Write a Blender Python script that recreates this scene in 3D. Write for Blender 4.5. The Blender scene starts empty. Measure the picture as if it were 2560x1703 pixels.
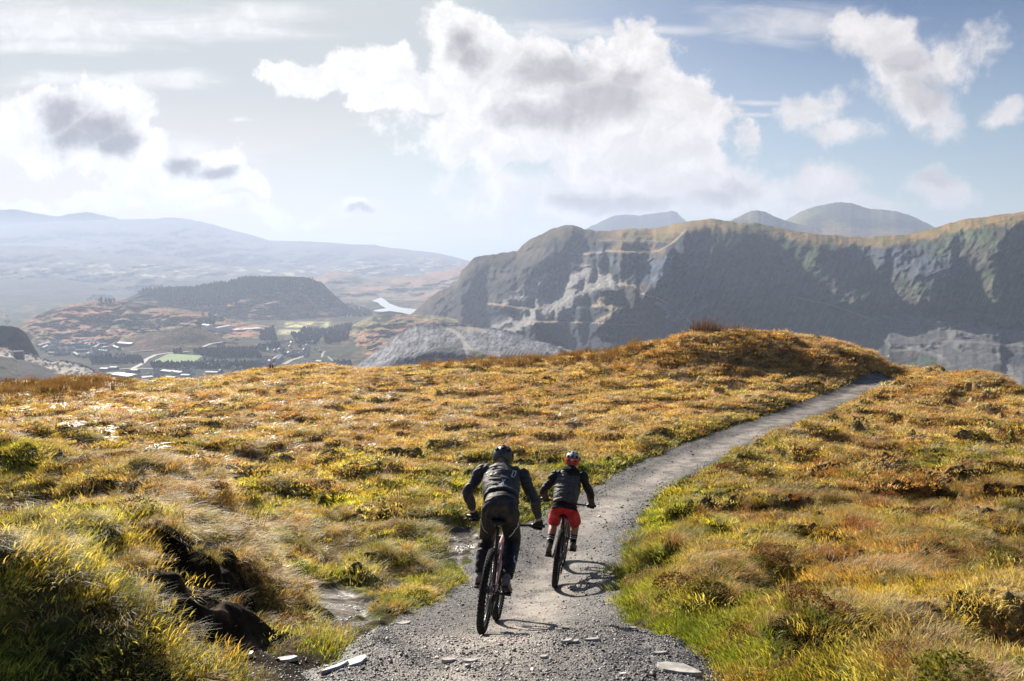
import bpy, bmesh, math, random
import numpy as np
from mathutils import Vector, Matrix, Quaternion
from mathutils.bvhtree import BVHTree
R = math.radians
random.seed(7); rng = np.random.default_rng(11)
DENOISE = True
SC = bpy.context.scene; COL = SC.collection

# ---------------------------------------------------------------- camera, sky, sun, exposure
F = 1991.0; CX, CY = 1280.0, 851.5
TH = math.atan(206.5/F); CS, SN = math.cos(TH), math.sin(TH)
cam_d = bpy.data.cameras.new('camera'); cam = bpy.data.objects.new('camera', cam_d); COL.objects.link(cam)
cam_d.sensor_width = 36; cam_d.lens = F/2560*36; cam_d.clip_start = .05; cam_d.clip_end = 200000
cam.location = (0, 0, 0); cam.rotation_euler = (R(90)-TH, 0, 0); SC.camera = cam
cam_d.dof.use_dof = False
SUN_AZ, SUN_EL = R(-30), R(25)
SV = Vector((math.sin(SUN_AZ)*math.cos(SUN_EL), math.cos(SUN_AZ)*math.cos(SUN_EL), math.sin(SUN_EL)))
sl = bpy.data.lights.new('sun', 'SUN'); sl.energy = 5.0; sl.angle = R(.53); sl.color = (1, .91, .78)
so = bpy.data.objects.new('sun', sl); COL.objects.link(so); so.rotation_euler = SV.to_track_quat('Z', 'Y').to_euler(); so.location = (-30, 50, 40)
SC.view_settings.view_transform = 'Standard'; SC.view_settings.look = 'None'
SC.view_settings.exposure = 1.05; SC.view_settings.gamma = 1
EXPF = 2**1.05; SKYS = .05
SC.cycles.use_denoising = DENOISE; SC.cycles.max_bounces = 5; SC.cycles.diffuse_bounces = 2; SC.cycles.glossy_bounces = 2
SC.cycles.transmission_bounces = 3; SC.cycles.transparent_max_bounces = 6; SC.cycles.volume_bounces = 1
SC.cycles.sample_clamp_indirect = 4

def ray(u, v):
    a = (v-CY)/F; k = CS-a*SN
    return (u-CX)/F/k, -(SN+a*CS)/k          # X/Y , Z/Y
def PX(u, v, Y):
    p, q = ray(u, v); return (p*Y, Y, q*Y)
def proj(X, Y, Z):
    dep = CS*Y-SN*Z; up = SN*Y+CS*Z
    return CX+F*X/dep, CY-F*up/dep

# --- node helper
class N:
    def __init__(s, tree): s.t = tree; s.n = tree.nodes; s.l = tree.links
    def new(s, typ, **kw):
        n = s.n.new(typ)
        for k, v in kw.items(): setattr(n, k, v)
        return n
    def put(s, sock, v):
        if v is None: return
        if hasattr(v, 'is_linked'): s.l.new(v, sock)
        else: sock.default_value = v
    def m(s, op, a, b=None, c=None, clamp=False):
        n = s.new('ShaderNodeMath', operation=op, use_clamp=clamp)
        s.put(n.inputs[0], a); s.put(n.inputs[1], b)
        if c is not None: s.put(n.inputs[2], c)
        return n.outputs[0]
    def vm(s, op, a, b=None, c=None):
        n = s.new('ShaderNodeVectorMath', operation=op)
        s.put(n.inputs[0], a); s.put(n.inputs[1], b)
        if c is not None: s.put(n.inputs[2], c)
        return n.outputs['Value' if op in ('LENGTH', 'DOT_PRODUCT') else 'Vector']
    def noise(s, vec, scale, detail=4, rough=.5, out='Fac', dim='3D', dist=0):
        n = s.new('ShaderNodeTexNoise', noise_dimensions=dim)
        s.put(n.inputs['Vector'], vec); n.inputs['Scale'].default_value = scale
        n.inputs['Detail'].default_value = detail; n.inputs['Roughness'].default_value = rough; n.inputs['Distortion'].default_value = dist
        return n.outputs[out]
    def mix(s, fac, a, b, blend='MIX'):
        n = s.new('ShaderNodeMix', data_type='RGBA', blend_type=blend); n.clamp_factor = True
        s.put(n.inputs[0], fac); s.put(n.inputs[6], a); s.put(n.inputs[7], b)
        return n.outputs[2]
    def rng(s, v, a, b, c=0, d=1, smooth=True):
        n = s.new('ShaderNodeMapRange', interpolation_type='SMOOTHSTEP' if smooth else 'LINEAR')
        s.put(n.inputs[0], v); n.inputs[1].default_value = a; n.inputs[2].default_value = b; n.inputs[3].default_value = c; n.inputs[4].default_value = d
        return n.outputs[0]
    def ramp(s, fac, stops):
        n = s.new('ShaderNodeValToRGB'); s.put(n.inputs[0], fac); e = n.color_ramp.elements
        while len(e) < len(stops): e.new(.5)
        for x, (p, c) in zip(e, stops): x.position = p; x.color = (*c, 1) if len(c) == 3 else c
        return n.outputs[0]

W = bpy.data.worlds.new('World'); SC.world = W; W.use_nodes = True
W.cycles.sampling_method = 'MANUAL'; W.cycles.sample_map_resolution = 512
def build_sky():
    k = N(W.node_tree); k.n.clear()
    sky = k.new('ShaderNodeTexSky', sky_type='NISHITA'); sky.sun_disc = False
    sky.sun_elevation = SUN_EL; sky.sun_rotation = SUN_AZ; sky.altitude = 500; sky.air_density = 1.0; sky.dust_density = .25; sky.ozone_density = 2.0 
    g = k.new('ShaderNodeTexCoord').outputs['Generated']
    sp = k.new('ShaderNodeSeparateXYZ'); k.put(sp.inputs[0], g)
    yy = k.m('MAXIMUM', sp.outputs[1], .08)
    cb = k.new('ShaderNodeCombineXYZ'); k.put(cb.inputs[0], k.m('DIVIDE', sp.outputs[0], yy)); k.put(cb.inputs[1], k.m('DIVIDE', sp.outputs[2], yy))
    P = cb.outputs[0]
    wv = k.noise(P, 7, 6, .6, 'Color', '2D'); wv = k.vm('SUBTRACT', wv, (.5, .5, .5))
    PW = k.vm('MULTIPLY_ADD', wv, (.10, .085, 0), P)
    def blobs(lst, vec):
        acc = None
        for (u, v, ru, rv) in lst:
            p, q = ray(u, v); s = (F/ru, F/rv, 0)
            d = k.vm('LENGTH', k.vm('MULTIPLY_ADD', vec, s, (-p*s[0], -q*s[1], 0)))
            acc = d if acc is None else k.m('MINIMUM', acc, d)
        return k.m('SUBTRACT', 1, acc)
    fb = k.noise(P, 16, 8, .62, 'Fac', '2D')
    fbc = k.m('SUBTRACT', fb, .5)
    hard = [(1130,70,95,75),(1180,190,120,110),(1330,190,120,90),(1540,185,170,120),(1480,280,260,160),(1640,330,190,150),(1250,330,240,90),(1330,270,200,110),(1650,430,180,110),
            (720,205,60,40),(800,205,100,45),(930,180,110,75),(1040,240,90,60),(960,260,70,35),(1700,300,100,100),
            (110,300,130,80),(230,310,150,90),(60,340,120,60),(320,380,130,60),(470,430,120,65),(560,455,80,45),(400,460,140,40),(240,260,90,45)]
    soft = [(1300,480,190,70),(1450,500,250,90),(1700,500,200,70),(1880,480,160,60),(2060,470,110,55),(2340,470,105,50),(2000,520,240,40),(1500,580,300,50),(2190,100,110,80),(2120,60,60,50),
            (2290,160,140,70),(2400,130,100,75),(2310,260,110,80),(2050,300,80,65),(2110,350,90,50),(2520,280,80,35),(1250,520,110,40),
            (100,515,150,28),(230,500,120,30),(400,525,170,28),(560,525,130,22),(700,545,130,20),(900,520,60,16),(40,530,100,30),(960,580,50,9)]
    cir = [(150,60,420,75),(500,70,330,45),(700,30,180,30),(150,120,300,30),(1400,75,260,30),(1650,75,230,22),(1980,60,300,60),(1900,260,190,10),(440,200,55,4),(530,205,20,3.5),(1850,290,120,8),(600,300,40,8),(300,200,300,30),(200,380,500,60)]
    dh = k.m('MULTIPLY_ADD', fbc, 1.7, blobs(hard, PW))
    ds = k.m('MULTIPLY_ADD', fbc, 1.8, blobs(soft, PW))
    Pc = k.vm('MULTIPLY', P, (1, 5, 0)); fc = k.noise(Pc, 7, 6, .6, 'Fac', '2D', .5)
    PC2 = k.vm('MULTIPLY_ADD', wv, (.05, .012, 0), P)
    dc = k.m('MULTIPLY_ADD', k.m('SUBTRACT', fc, .5), 1.6, blobs(cir, PC2))
    ah = k.rng(dh, -.22, .12); as_ = k.m('MULTIPLY', k.rng(ds, -.15, .55), .93); ac = k.m('MULTIPLY', k.rng(dc, -.1, .9), .6)
    al = k.m('MAXIMUM', ah, k.m('MAXIMUM', as_, ac))
    front = k.rng(sp.outputs[1], .1, .3); al = k.m('MULTIPLY', al, front)
    dark = [(165,290,80,60),(250,320,95,60),(300,350,60,45),(200,345,110,45),(460,405,50,28),(520,430,55,22),
            (1160,100,50,50),(1190,150,40,40),(1330,190,90,60),(1400,170,110,45),(1480,250,150,70),(1380,290,150,50),(1560,200,70,40),
            (1450,500,110,30),(1560,510,190,26),(1860,480,60,22),(1780,500,70,16),(905,525,26,9),(2330,440,60,26),(2330,230,60,60),(2300,150,70,40)]
    P3 = k.vm('MULTIPLY_ADD', wv, (.07, .06, 0), P)
    dd = k.m('MULTIPLY_ADD', fbc, 1.3, blobs(dark, P3)); dd = k.rng(dd, -.3, .75)
    # the left ones lie against the sun side and are darker
    lf = k.rng(cb.outputs[0] if False else k.m('DIVIDE', sp.outputs[0], yy), -.45, .45)
    dk = k.mix(lf, (.33, .315, .34, 1), (.56, .51, .52, 1))
    wht = k.mix(lf, (1.15, 1.14, 1.13, 1), (.95, .90, .88, 1))
    cc = k.mix(k.m('MULTIPLY', dd, k.rng(lf, 0, 1, .95, .78, False)), wht, dk)
    # soft relief inside the clouds
    rel = k.rng(k.noise(PW, 30, 5, .6, 'Fac', '2D'), .3, .75, .84, 1.06)
    cc = k.vm('MULTIPLY', cc, rel)
    cc = k.vm('SCALE', cc); cc.node.inputs['Scale'].default_value = 1/EXPF/SKYS
    # thin bright veil round the sun, part of the air above the haze
    sd = k.vm('DOT_PRODUCT', g, tuple(SV)); veil = k.m('POWER', k.m('MAXIMUM', sd, 0), 4)
    sk = k.mix(k.m('MULTIPLY', veil, .8), sky.outputs[0], (10.5, 10.0, 9.8, 1))
    cap = k.mix(k.rng(sp.outputs[2], .04, .22, 1, 0), (7.3, 7.6, 7.7, 1), (11.2, 10.2, 9.6, 1)); sk = k.vm('MULTIPLY', k.vm('MINIMUM', sk, cap), k.mix(k.m('MULTIPLY', k.rng(sp.outputs[2], .13, .36), k.rng(sd, .95, .6)), (1, 1, 1, 1), (.08, .30, .60, 1))); sk = k.vm('MULTIPLY', sk, (.83, .83, .83))
    fin = k.mix(al, sk, cc)
    bg = k.new('ShaderNodeBackground'); k.put(bg.inputs[0], fin); bg.inputs[1].default_value = SKYS
    o = k.new('ShaderNodeOutputWorld'); k.l.new(bg.outputs[0], o.inputs[0])
build_sky()

# ---------------------------------------------------------------- helpers
def tag(o, label=None, cat=None, group=None, kind=None):
    if label: o['label'] = label
    if cat: o['category'] = cat
    if group: o['group'] = group
    if kind: o['kind'] = kind
    return o
def empty(name, loc=(0, 0, 0), label=None, cat=None, group=None):
    o = bpy.data.objects.new(name, None); COL.objects.link(o); o.location = loc; o.empty_display_size = .2
    return tag(o, label, cat, group)
def link(name, me, mat=None, parent=None, smooth=False):
    o = bpy.data.objects.new(name, me); COL.objects.link(o)
    if mat is not None: me.materials.append(mat)
    if parent is not None: o.parent = parent
    if smooth: me.polygons.foreach_set('use_smooth', np.ones(len(me.polygons), dtype=bool))
    return o
def mesh_np(name, V, Fq, colors=None, smooth=True, extra=None):
    """V (n,3); Fq (m,3|4) ints"""
    me = bpy.data.meshes.new(name); V = np.asarray(V, np.float32); Fq = np.asarray(Fq, np.int32)
    k = Fq.shape[1]; me.vertices.add(len(V)); me.vertices.foreach_set('co', V.ravel())
    me.loops.add(Fq.size); me.loops.foreach_set('vertex_index', Fq.ravel())
    me.polygons.add(len(Fq)); me.polygons.foreach_set('loop_start', np.arange(0, Fq.size, k, dtype=np.int32))
    if smooth: me.polygons.foreach_set('use_smooth', np.ones(len(Fq), dtype=bool))
    me.update(calc_edges=True)
    if colors is not None:
        c = np.ones((len(V), 4), np.float32); c[:, :3] = colors
        a = me.color_attributes.new('Col', 'FLOAT_COLOR', 'POINT'); a.data.foreach_set('color', c.ravel())
    for nm, arr in (extra or {}).items():
        a = me.attributes.new(nm, 'FLOAT', 'POINT'); a.data.foreach_set('value', np.asarray(arr, np.float32).ravel())
    return me
def _h(ix, iy, s):
    n = (ix.astype(np.int64)*374761393+iy.astype(np.int64)*668265263+s*2147483647) & 0xffffffff
    n = ((n ^ (n >> 13))*1274126177) & 0xffffffff; n = n ^ (n >> 16)
    return (n & 0xffff)/65535.0
def vn(x, y, s=0):
    ix = np.floor(x); iy = np.floor(y); fx = x-ix; fy = y-iy
    fx = fx*fx*fx*(fx*(fx*6-15)+10); fy = fy*fy*fy*(fy*(fy*6-15)+10)
    a = _h(ix, iy, s); b = _h(ix+1, iy, s); c = _h(ix, iy+1, s); d = _h(ix+1, iy+1, s)
    return (a*(1-fx)+b*fx)*(1-fy)+(c*(1-fx)+d*fx)*fy
def fbm(x, y, o=5, s=0, g=.5, l=2.03):
    t = 0; a = 1; n = 0
    for i in range(o):
        t = t+a*vn(x, y, s+i*17); n += a; a *= g; x, y = (x*.8-y*.6)*l+3.1, (x*.6+y*.8)*l+7.7
    return t/n
def ridged(x, y, o=5, s=0, g=.5, l=2.03):
    t = 0; a = 1; n = 0
    for i in range(o):
        t = t+a*(1-np.abs(2*vn(x, y, s+i*17)-1)); n += a; a *= g; x, y = (x*.8-y*.6)*l+3.1, (x*.6+y*.8)*l+7.7
    return t/n
def sst(x, a, b):
    t = np.clip((x-a)/(b-a), 0, 1); return t*t*(3-2*t)
def pl_dist(x, y, pts):
    d = np.full(np.shape(x), 1e9)
    for (ax, ay), (bx, by) in zip(pts[:-1], pts[1:]):
        vx, vy = bx-ax, by-ay; t = np.clip(((x-ax)*vx+(y-ay)*vy)/(vx*vx+vy*vy+1e-12), 0, 1)
        d = np.minimum(d, np.hypot(x-ax-t*vx, y-ay-t*vy))
    return d
def pg_sd(x, y, pts):
    """signed distance to polygon, positive inside"""
    P = list(pts); d = pl_dist(x, y, P+[P[0]]); ins = np.zeros(np.shape(x), bool)
    for (ax, ay), (bx, by) in zip(P, P[1:]+[P[0]]):
        c = ((ay > y) != (by > y)) & (x < (bx-ax)*(y-ay)/(by-ay+1e-12)+ax); ins ^= c
    return np.where(ins, d, -d)
def mixc(a, b, t):
    a = np.asarray(a, float); b = np.asarray(b, float); t = np.asarray(t)[..., None]
    return a*(1-t)+b*t
def grid_faces(nr, nc):
    i = np.arange(nr-1)[:, None]*nc+np.arange(nc-1)[None, :]
    return np.stack([i, i+1, i+nc+1, i+nc], -1).reshape(-1, 4)

def mat_basic(name, col, rough=.8, metal=0, spec=.3, bump=None, var=0, vscale=5, coat=0):
    m = bpy.data.materials.new(name); m.use_nodes = True; k = N(m.node_tree); b = k.n['Principled BSDF']
    b.inputs['Roughness'].default_value = rough; b.inputs['Metallic'].default_value = metal; b.inputs['Specular IOR Level'].default_value = spec
    b.inputs['Coat Weight'].default_value = coat
    tc = k.new('ShaderNodeTexCoord').outputs['Object']
    if var:
        n = k.noise(tc, vscale, 5, .6)
        f = k.rng(n, .3, .7, 1-var, 1+var)
        c = k.vm('MULTIPLY', (*col[:3],), f); k.put(b.inputs['Base Color'], c)
    else: b.inputs['Base Color'].default_value = (*col[:3], 1)
    if bump:
        n = k.noise(tc, bump[0], 5, .6); bp = k.new('ShaderNodeBump'); bp.inputs['Strength'].default_value = bump[1]; bp.inputs['Distance'].default_value = bump[2]
        k.put(bp.inputs['Height'], n); k.put(b.inputs['Normal'], bp.outputs[0])
    return m
def mat_vcol(name, rough=.95, nscale=1., var=.3, bump=0, bscale=1., spec=.1, nscale2=None, lo=.35, hi=.65):
    m = bpy.data.materials.new(name); m.use_nodes = True; k = N(m.node_tree); b = k.n['Principled BSDF']
    b.inputs['Roughness'].default_value = rough; b.inputs['Specular IOR Level'].default_value = spec
    a = k.new('ShaderNodeAttribute', attribute_name='Col').outputs['Color']; tc = k.new('ShaderNodeTexCoord').outputs['Object']
    f = k.rng(k.noise(tc, nscale, 6, .65), lo, hi, 1-var, 1+var)
    if nscale2: f = k.m('MULTIPLY', f, k.rng(k.noise(tc, nscale2, 5, .65), lo, hi, 1-var, 1+var))
    k.put(b.inputs['Base Color'], k.vm('MULTIPLY', a, f))
    if bump:
        bp = k.new('ShaderNodeBump'); bp.inputs['Strength'].default_value = 1; bp.inputs['Distance'].default_value = bump
        k.put(bp.inputs['Height'], k.noise(tc, bscale, 6, .65)); k.put(b.inputs['Normal'], bp.outputs[0])
    return m
# ---------------------------------------------------------------- foreground hillside
ctrl = [PX(*t) for t in [
 (1300,1703,4.3),(1300,1650,4.85),(1280,1605,5.45),(900,1703,4.35),(1000,1620,5.2),(1700,1703,4.35),(1600,1620,5.3),
 (1204,1584,6.75),(1240,1552,7.8),(1387,1464,9.9),(1404,1415,11.0),(1420,1540,8.0),(1500,1480,9.3),(1050,1540,7.6),(950,1480,8.9),
 (800,1550,6.7),(600,1480,8.1),(300,1450,8.0),(0,1450,7.6),(560,1703,4.3),(250,1703,4.3),(0,1703,4.3),(-400,1703,4.3),(-400,1450,7.2),
 (1550,1300,13.0),(1280,1350,11.9),(1000,1350,12.1),(600,1300,13.0),(200,1250,14.2),(0,1200,15.0),(-500,1200,15),
 (1300,1200,17.0),(900,1200,17.0),(400,1100,20.5),(0,1100,19.5),(800,1100,21.2),(1250,1100,21.4),(1600,1150,18.8),
 (1700,1400,9.2),(1850,1600,5.7),(2200,1703,4.35),(2560,1703,4.35),(2900,1703,4.35),(2000,1500,7.2),(2560,1500,6.9),(2300,1400,9.0),(2900,1400,8.8),
 (2000,1300,12.0),(2560,1300,11.6),(1800,1200,16.4),(2200,1200,15.6),(2560,1150,17.5),(2900,1250,12),
 (1890,1080,21.8),(2050,1010,27.5),(2210,942,35.5),(2400,1040,25),(1500,1050,25),(1100,1000,29.5),(600,1000,29),(200,1020,27),(-300,1020,26),
 (1500,950,32),(1800,950,31.5),(2000,960,31.5),(1750,900,33.5),(1200,940,35),(800,955,34.5),(2900,1150,18)]]
sky_t = np.array([(-600,985),(0,978),(60,972),(140,965),(220,966),(300,962),(360,963),(456,960),(543,952),(608,944),(673,934),(760,925),(825,923),(890,927),(977,927),(1059,920),(1140,912),(1220,908),(1303,903),(1358,901),(1445,894),(1520,887),(1575,876),(1651,860),(1716,849),(1797,843),(1868,843),(1955,846),(2010,854),(2064,864),(2118,878),(2172,893),(2205,912),(2222,934),(2227,936),(2281,932),(2335,930),(2390,933),(2444,944),(2498,968),(2560,1001),(2700,1065),(3000,1180)])
crY = np.interp(sky_t[:, 0], [-600,0,600,1200,1500,1750,2000,2150,2205,2222,2330,2560,3000], [34,36,39,40,38,36,36.5,36,36,37.5,35,27.5,18])
cr = [PX(u, v, Y) for (u, v), Y in zip(sky_t, crY)]
crP = np.array([c[0]/c[1] for c in cr]); crZ = np.array([c[2]/c[1] for c in cr])
pts = np.array(ctrl+cr[::1]+[(0,0,-1.62),(-2,0,-1.6),(2,0,-1.65),(-1,2,-1.85),(1.5,2,-1.9),(-5,1,-1.6),(5,1,-1.8),(-3.5,2.5,-1.9),(4,2.6,-2.0)])
def tps_fit(P, lam=.01):
    n = len(P); d = np.hypot(P[:, 0][:, None]-P[:, 0], P[:, 1][:, None]-P[:, 1])
    K = np.where(d > 0, d*d*np.log(d+1e-12), 0)+lam*np.eye(n)*d.mean()
    Q = np.c_[np.ones(n), P[:, :2]]; A = np.zeros((n+3, n+3)); A[:n, :n] = K; A[:n, n:] = Q; A[n:, :n] = Q.T
    return np.linalg.solve(A, np.r_[P[:, 2], 0, 0, 0])
tw = tps_fit(pts)
def tps(x, y):
    x = np.asarray(x, float); y = np.asarray(y, float); t = tw[-3]+tw[-2]*x+tw[-1]*y
    for i in range(len(pts)):
        d2 = (x-pts[i, 0])**2+(y-pts[i, 1])**2
        t = t+tw[i]*.5*d2*np.log(d2+1e-12)
    return t
def base_z(x, y):
    """smooth hillside: fitted near part, crest, then the fall to the valley"""
    x = np.asarray(x, float); y = np.asarray(y, float); p = x/np.maximum(y, .5)
    yc = np.interp(p, crP, crY); over = np.maximum(y-yc, 0)
    yn = np.minimum(y, yc); xn = np.where(y > yc, p*yc, x)
    z = tps(xn, yn); q = np.interp(p, crP, crZ)
    w = sst(y, yc-4, yc)*(y > yc-4); z = z*(1-w)+q*yn*w          # exact crest line
    return z+q*over-.012*np.minimum(over, 22)**2-.52*np.maximum(over-22, 0)
def hit(u, v, zf=None, y0=3.0, y1=60):
    p, q = ray(u, v); Y = np.linspace(y0, y1, 3000); g = (zf or base_z)(p*Y, Y)-q*Y
    i = np.argmax(g > 0); 
    return (p*Y[i], Y[i])
# bank that rises at lower left above the peaty cut
toe = [(-6.5,2.2),(-4.2,2.55),(-2.8,3.0),(-2.05,3.5),(-1.62,4.0),(-1.36,4.6),(-1.45,5.3),(-1.9,6.0)]
bank_pg = toe+[(-2.4,8.5),(-5,12),(-12,12),(-12,3)]
def bank(x, y):
    wob = (fbm(x*1.6, y*1.6, 3, 91)-.5)*.55
    sd = pg_sd(x, y, bank_pg)+wob
    h = np.interp(x, [-6,-3.4,-2.6,-2.0,-1.5], [1.0,.86,.62,.26,.08])
    rise = sst(sd, 0, .42); fall = 1-sst(sd, .6, 3.2)
    return h*rise*fall
# trail outline (photo outline dropped on the hillside)
tr_l = [(1066,1521),(1140,1488),(1173,1455),(1184,1401),(1230,1360),(1290,1330),(1347,1300),(1420,1262),(1488,1222),(1578,1176),(1660,1136),(1738,1105),(1805,1081),(1890,1054),(1992,1017),(2077,983),(2145,956),(2188,941)]
tr_r = [(2247,949),(2145,990),(2043,1037),(1941,1075),(1873,1105),(1792,1142),(1738,1180),(1622,1250),(1594,1290),(1558,1345),(1537,1412),(1512,1455),(1515,1521),(1545,1553),(1608,1588),(1683,1602),(1738,1662),(1781,1703)]
tr_b = [(815,1703),(869,1662),(934,1608),(978,1564)]
trail = [hit(*t) for t in tr_l]+[hit(*t) for t in tr_r]+[(1.15,3.2),(1.1,1.5),(-.9,1.5),(-.95,3.2)]+[hit(*t) for t in tr_b]
# the trail bends right behind the knoll's end, so give it a tail there
it = tr_l.__len__(); far = trail[it-1]; trail = trail[:it]+[(far[0]+1.0, far[1]+.5), (far[0]+4, far[1]+1.6), (far[0]+4.4, far[1]+.3)]+trail[it:]
cen = [hit(*t) for t in [(1190,1700),(1215,1600),(1290,1560),(1370,1440),(1430,1340),(1520,1260),(1680,1170),(1880,1080),(2080,1000),(2200,945)]]
pud1 = [hit(*t) for t in [(780,1480),(830,1462),(880,1470),(925,1500),(905,1545),(880,1590),(850,1600),(830,1560),(800,1520)]]
pud2 = [hit(*t) for t in [(1118,1325),(1160,1318),(1210,1330),(1215,1350),(1165,1375),(1150,1410),(1128,1400),(1130,1360)]]
pud3 = [hit(*t) for t in [(935,1460),(980,1448),(1020,1455),(1030,1475),(985,1480),(940,1478)]]
peat_pg = [hit(*t) for t in [(420,1520),(560,1530),(640,1560),(790,1630),(850,1640),(860,1703),(600,1740),(300,1740)]]
def peat_skirt(x, y):
    b = pg_sd(x, y, bank_pg)+(fbm(x*2.6, y*2.6, 3, 92)-.5)*.5; return sst(b, -.62, -.45)*(1-sst(b, .15, .3))*(y < 5.6)*sst(x/y, -.42, -.36)*(y < 4.75)
def fields(x, y):
    wob = (fbm(x*3.1, y*3.1, 3, 5)-.5)*.38*sst(y, 0, 6)
    td = pg_sd(x, y, trail)+wob+.08+.004*np.minimum(y, 40)
    pd = np.maximum.reduce([pg_sd(x, y, q) for q in (pud1, pud2, pud3)])+(fbm(x*4, y*4, 3, 25)-.5)*.35
    return td, pd
def ground_z(x, y, detail=True, full=False):
    x = np.asarray(x, float); y = np.asarray(y, float)
    z = base_z(x, y)+bank(x, y); td, pd = fields(x, y)
    off = sst(-td, .02, .75)*sst(-pd, .0, .4)
    # tussocky hummocks, stretched across the slope; steeper on the near side
    wx = x+(fbm(x*.9, y*.9, 2, 61)-.5)*.8; wy = y+(fbm(x*.9+9, y*.9, 2, 67)-.5)*.8
    h1 = fbm(wx*1.15, wy*1.5, 3, 3); h2 = ridged(wx*2.3, wy*2.9, 3, 9); h0 = fbm(x*.23, y*.3, 2, 40)
    amp = np.interp(y, [0, 8, 20, 45, 120], [.24, .32, .28, .16, 1.5])*np.interp(x/np.maximum(y, .5), [-.6, .0, .25, .7], [1, .85, 1.1, 1.45])
    hum = amp*((sst(h1, .43, .62)-.3)*.85+(h2-.55)*.55)+(h0-.5)*.35*sst(y, 5, 12)
    hum = hum*(1-.75*peat_skirt(x, y))
    edge = sst(-td, .0, .16)*(1-sst(-td, .5, 1.3))*.05*(.4+fbm(x*2.2, y*2.2, 2, 71))
    wid = (1-off)
    z = z+off*(hum+.05)+edge*(1-np.clip(sst(pd, -.3, 0), 0, 1))
    if detail: z = z+(.035*off+.004)*(fbm(x*9, y*9, 3, 13)-.5)
    z = z-.05*sst(pd, -.1, .1)*(td < 0)
    # shallow wheel ruts and gravel shoulders
    tr = sst(td, 0, .25); cd = pl_dist(x, y, cen)
    z = z+tr*(.035*sst(cd, .15, .75)-.02)+tr*.012*(fbm(x*6, y*6, 3, 31)-.5)
    lip = tr*sst(y, 3.8, 5.15)*(1-sst(y, 5.3, 5.75)); z = z+lip*(.05+.08*fbm(x*3, y*3, 3, 77))
    if full: return z, td, pd
    return z

Yr = np.concatenate([np.geomspace(1.2, 3.6, 24)[:-1], np.geomspace(3.6, 48, 820)[:-1], np.geomspace(48, 620, 60)])
Pc = np.linspace(-.86, .88, 1150)
GY, GP = np.meshgrid(Yr, Pc, indexing='ij'); GX = GP*GY
GZ, GTD, GPD = ground_z(GX, GY, full=True)
Uu, Vv = proj(GX, GY, GZ)

def ground_color(x, y, z, td, pd):
    u, v = proj(x, y, z)
    n1 = fbm(x*.55, y*.55, 4, 101); n2 = fbm(x*1.7, y*1.7, 4, 103); n3 = fbm(x*5, y*5, 3, 107); n4 = fbm(x*.2, y*.2, 3, 109)
    gold = (.37,.28,.10); straw = (.50,.42,.24); green = (.14,.19,.03); moss = (.36,.36,.065); rust = (.27,.14,.07); dark = (.045,.026,.012)
    c = mixc(moss, gold, sst(n1, .35, .62))
    up = sst(y, 13, 26)
    c = mixc(c, (.44,.31,.15), up*.75); c = mixc(c, rust, up*sst(n2, .44, .66)*.6); c = mixc(c, rust, sst(n1*n2, .26, .36)*.5)
    right = sst(x/np.maximum(y, 1), .2, .45)*(1-up*.5)
    c = mixc(c, (.25,.13,.035), right*.5); c = mixc(c, rust, right*sst(n2, .5, .7)*.7)
    c = mixc(c, straw, sst(n3*n2, .22, .36)*.7)
    gr = np.exp(-np.maximum(-td, 0)/.9)*(1-sst(y, 14, 30)*.7)
    c = mixc(c, green, np.clip(gr*1.1*sst(n2, .25, .55), 0, 1)); c = mixc(c, green, sst(n4*.6+n1*.4, .56, .7)*.8*(1-up*.6))
    knoll = sst(u, 1350, 1600)*sst(960-v, 0, 60); c = mixc(c, (.36,.21,.08), knoll*.5)
    c = mixc(c, dark, sst(n3, .66, .8)*.7)
    return c
gc = ground_color(GX, GY, GZ, GTD, GPD)
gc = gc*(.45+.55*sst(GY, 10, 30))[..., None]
peat = np.maximum(sst(pg_sd(GX, GY, peat_pg)+(fbm(GX*3, GY*3, 3, 55)-.5)*.4, -.05, .1), 0)
bsl = sst(pg_sd(GX, GY, bank_pg)+(fbm(GX*1.6, GY*1.6, 3, 91)-.5)*.55, -.12, .0)*(1-sst(pg_sd(GX, GY, bank_pg), .25, .45))*(GY < 6.2)*sst(GX/GY, -.42, -.36)*(GY < 4.75)
peat = np.maximum(peat, bsl)
peat = np.maximum(peat, peat_skirt(GX, GY))
gc = mixc(gc, mixc((.020,.014,.010), (.07,.045,.03), sst(fbm(GX*7, GY*7, 4, 222), .45, .65)), peat*.95)
cut = sst(-GTD, .0, .05)*(1-sst(-GTD, .08, .22)); gc = mixc(gc, (.05,.03,.016), cut*.8*sst(fbm(GX*2.5, GY*2.5, 3, 201), .35, .6))
mud = sst(GPD, -.12, .05); gc = mixc(gc, (.13,.115,.10), mud)
GC = gc
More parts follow.
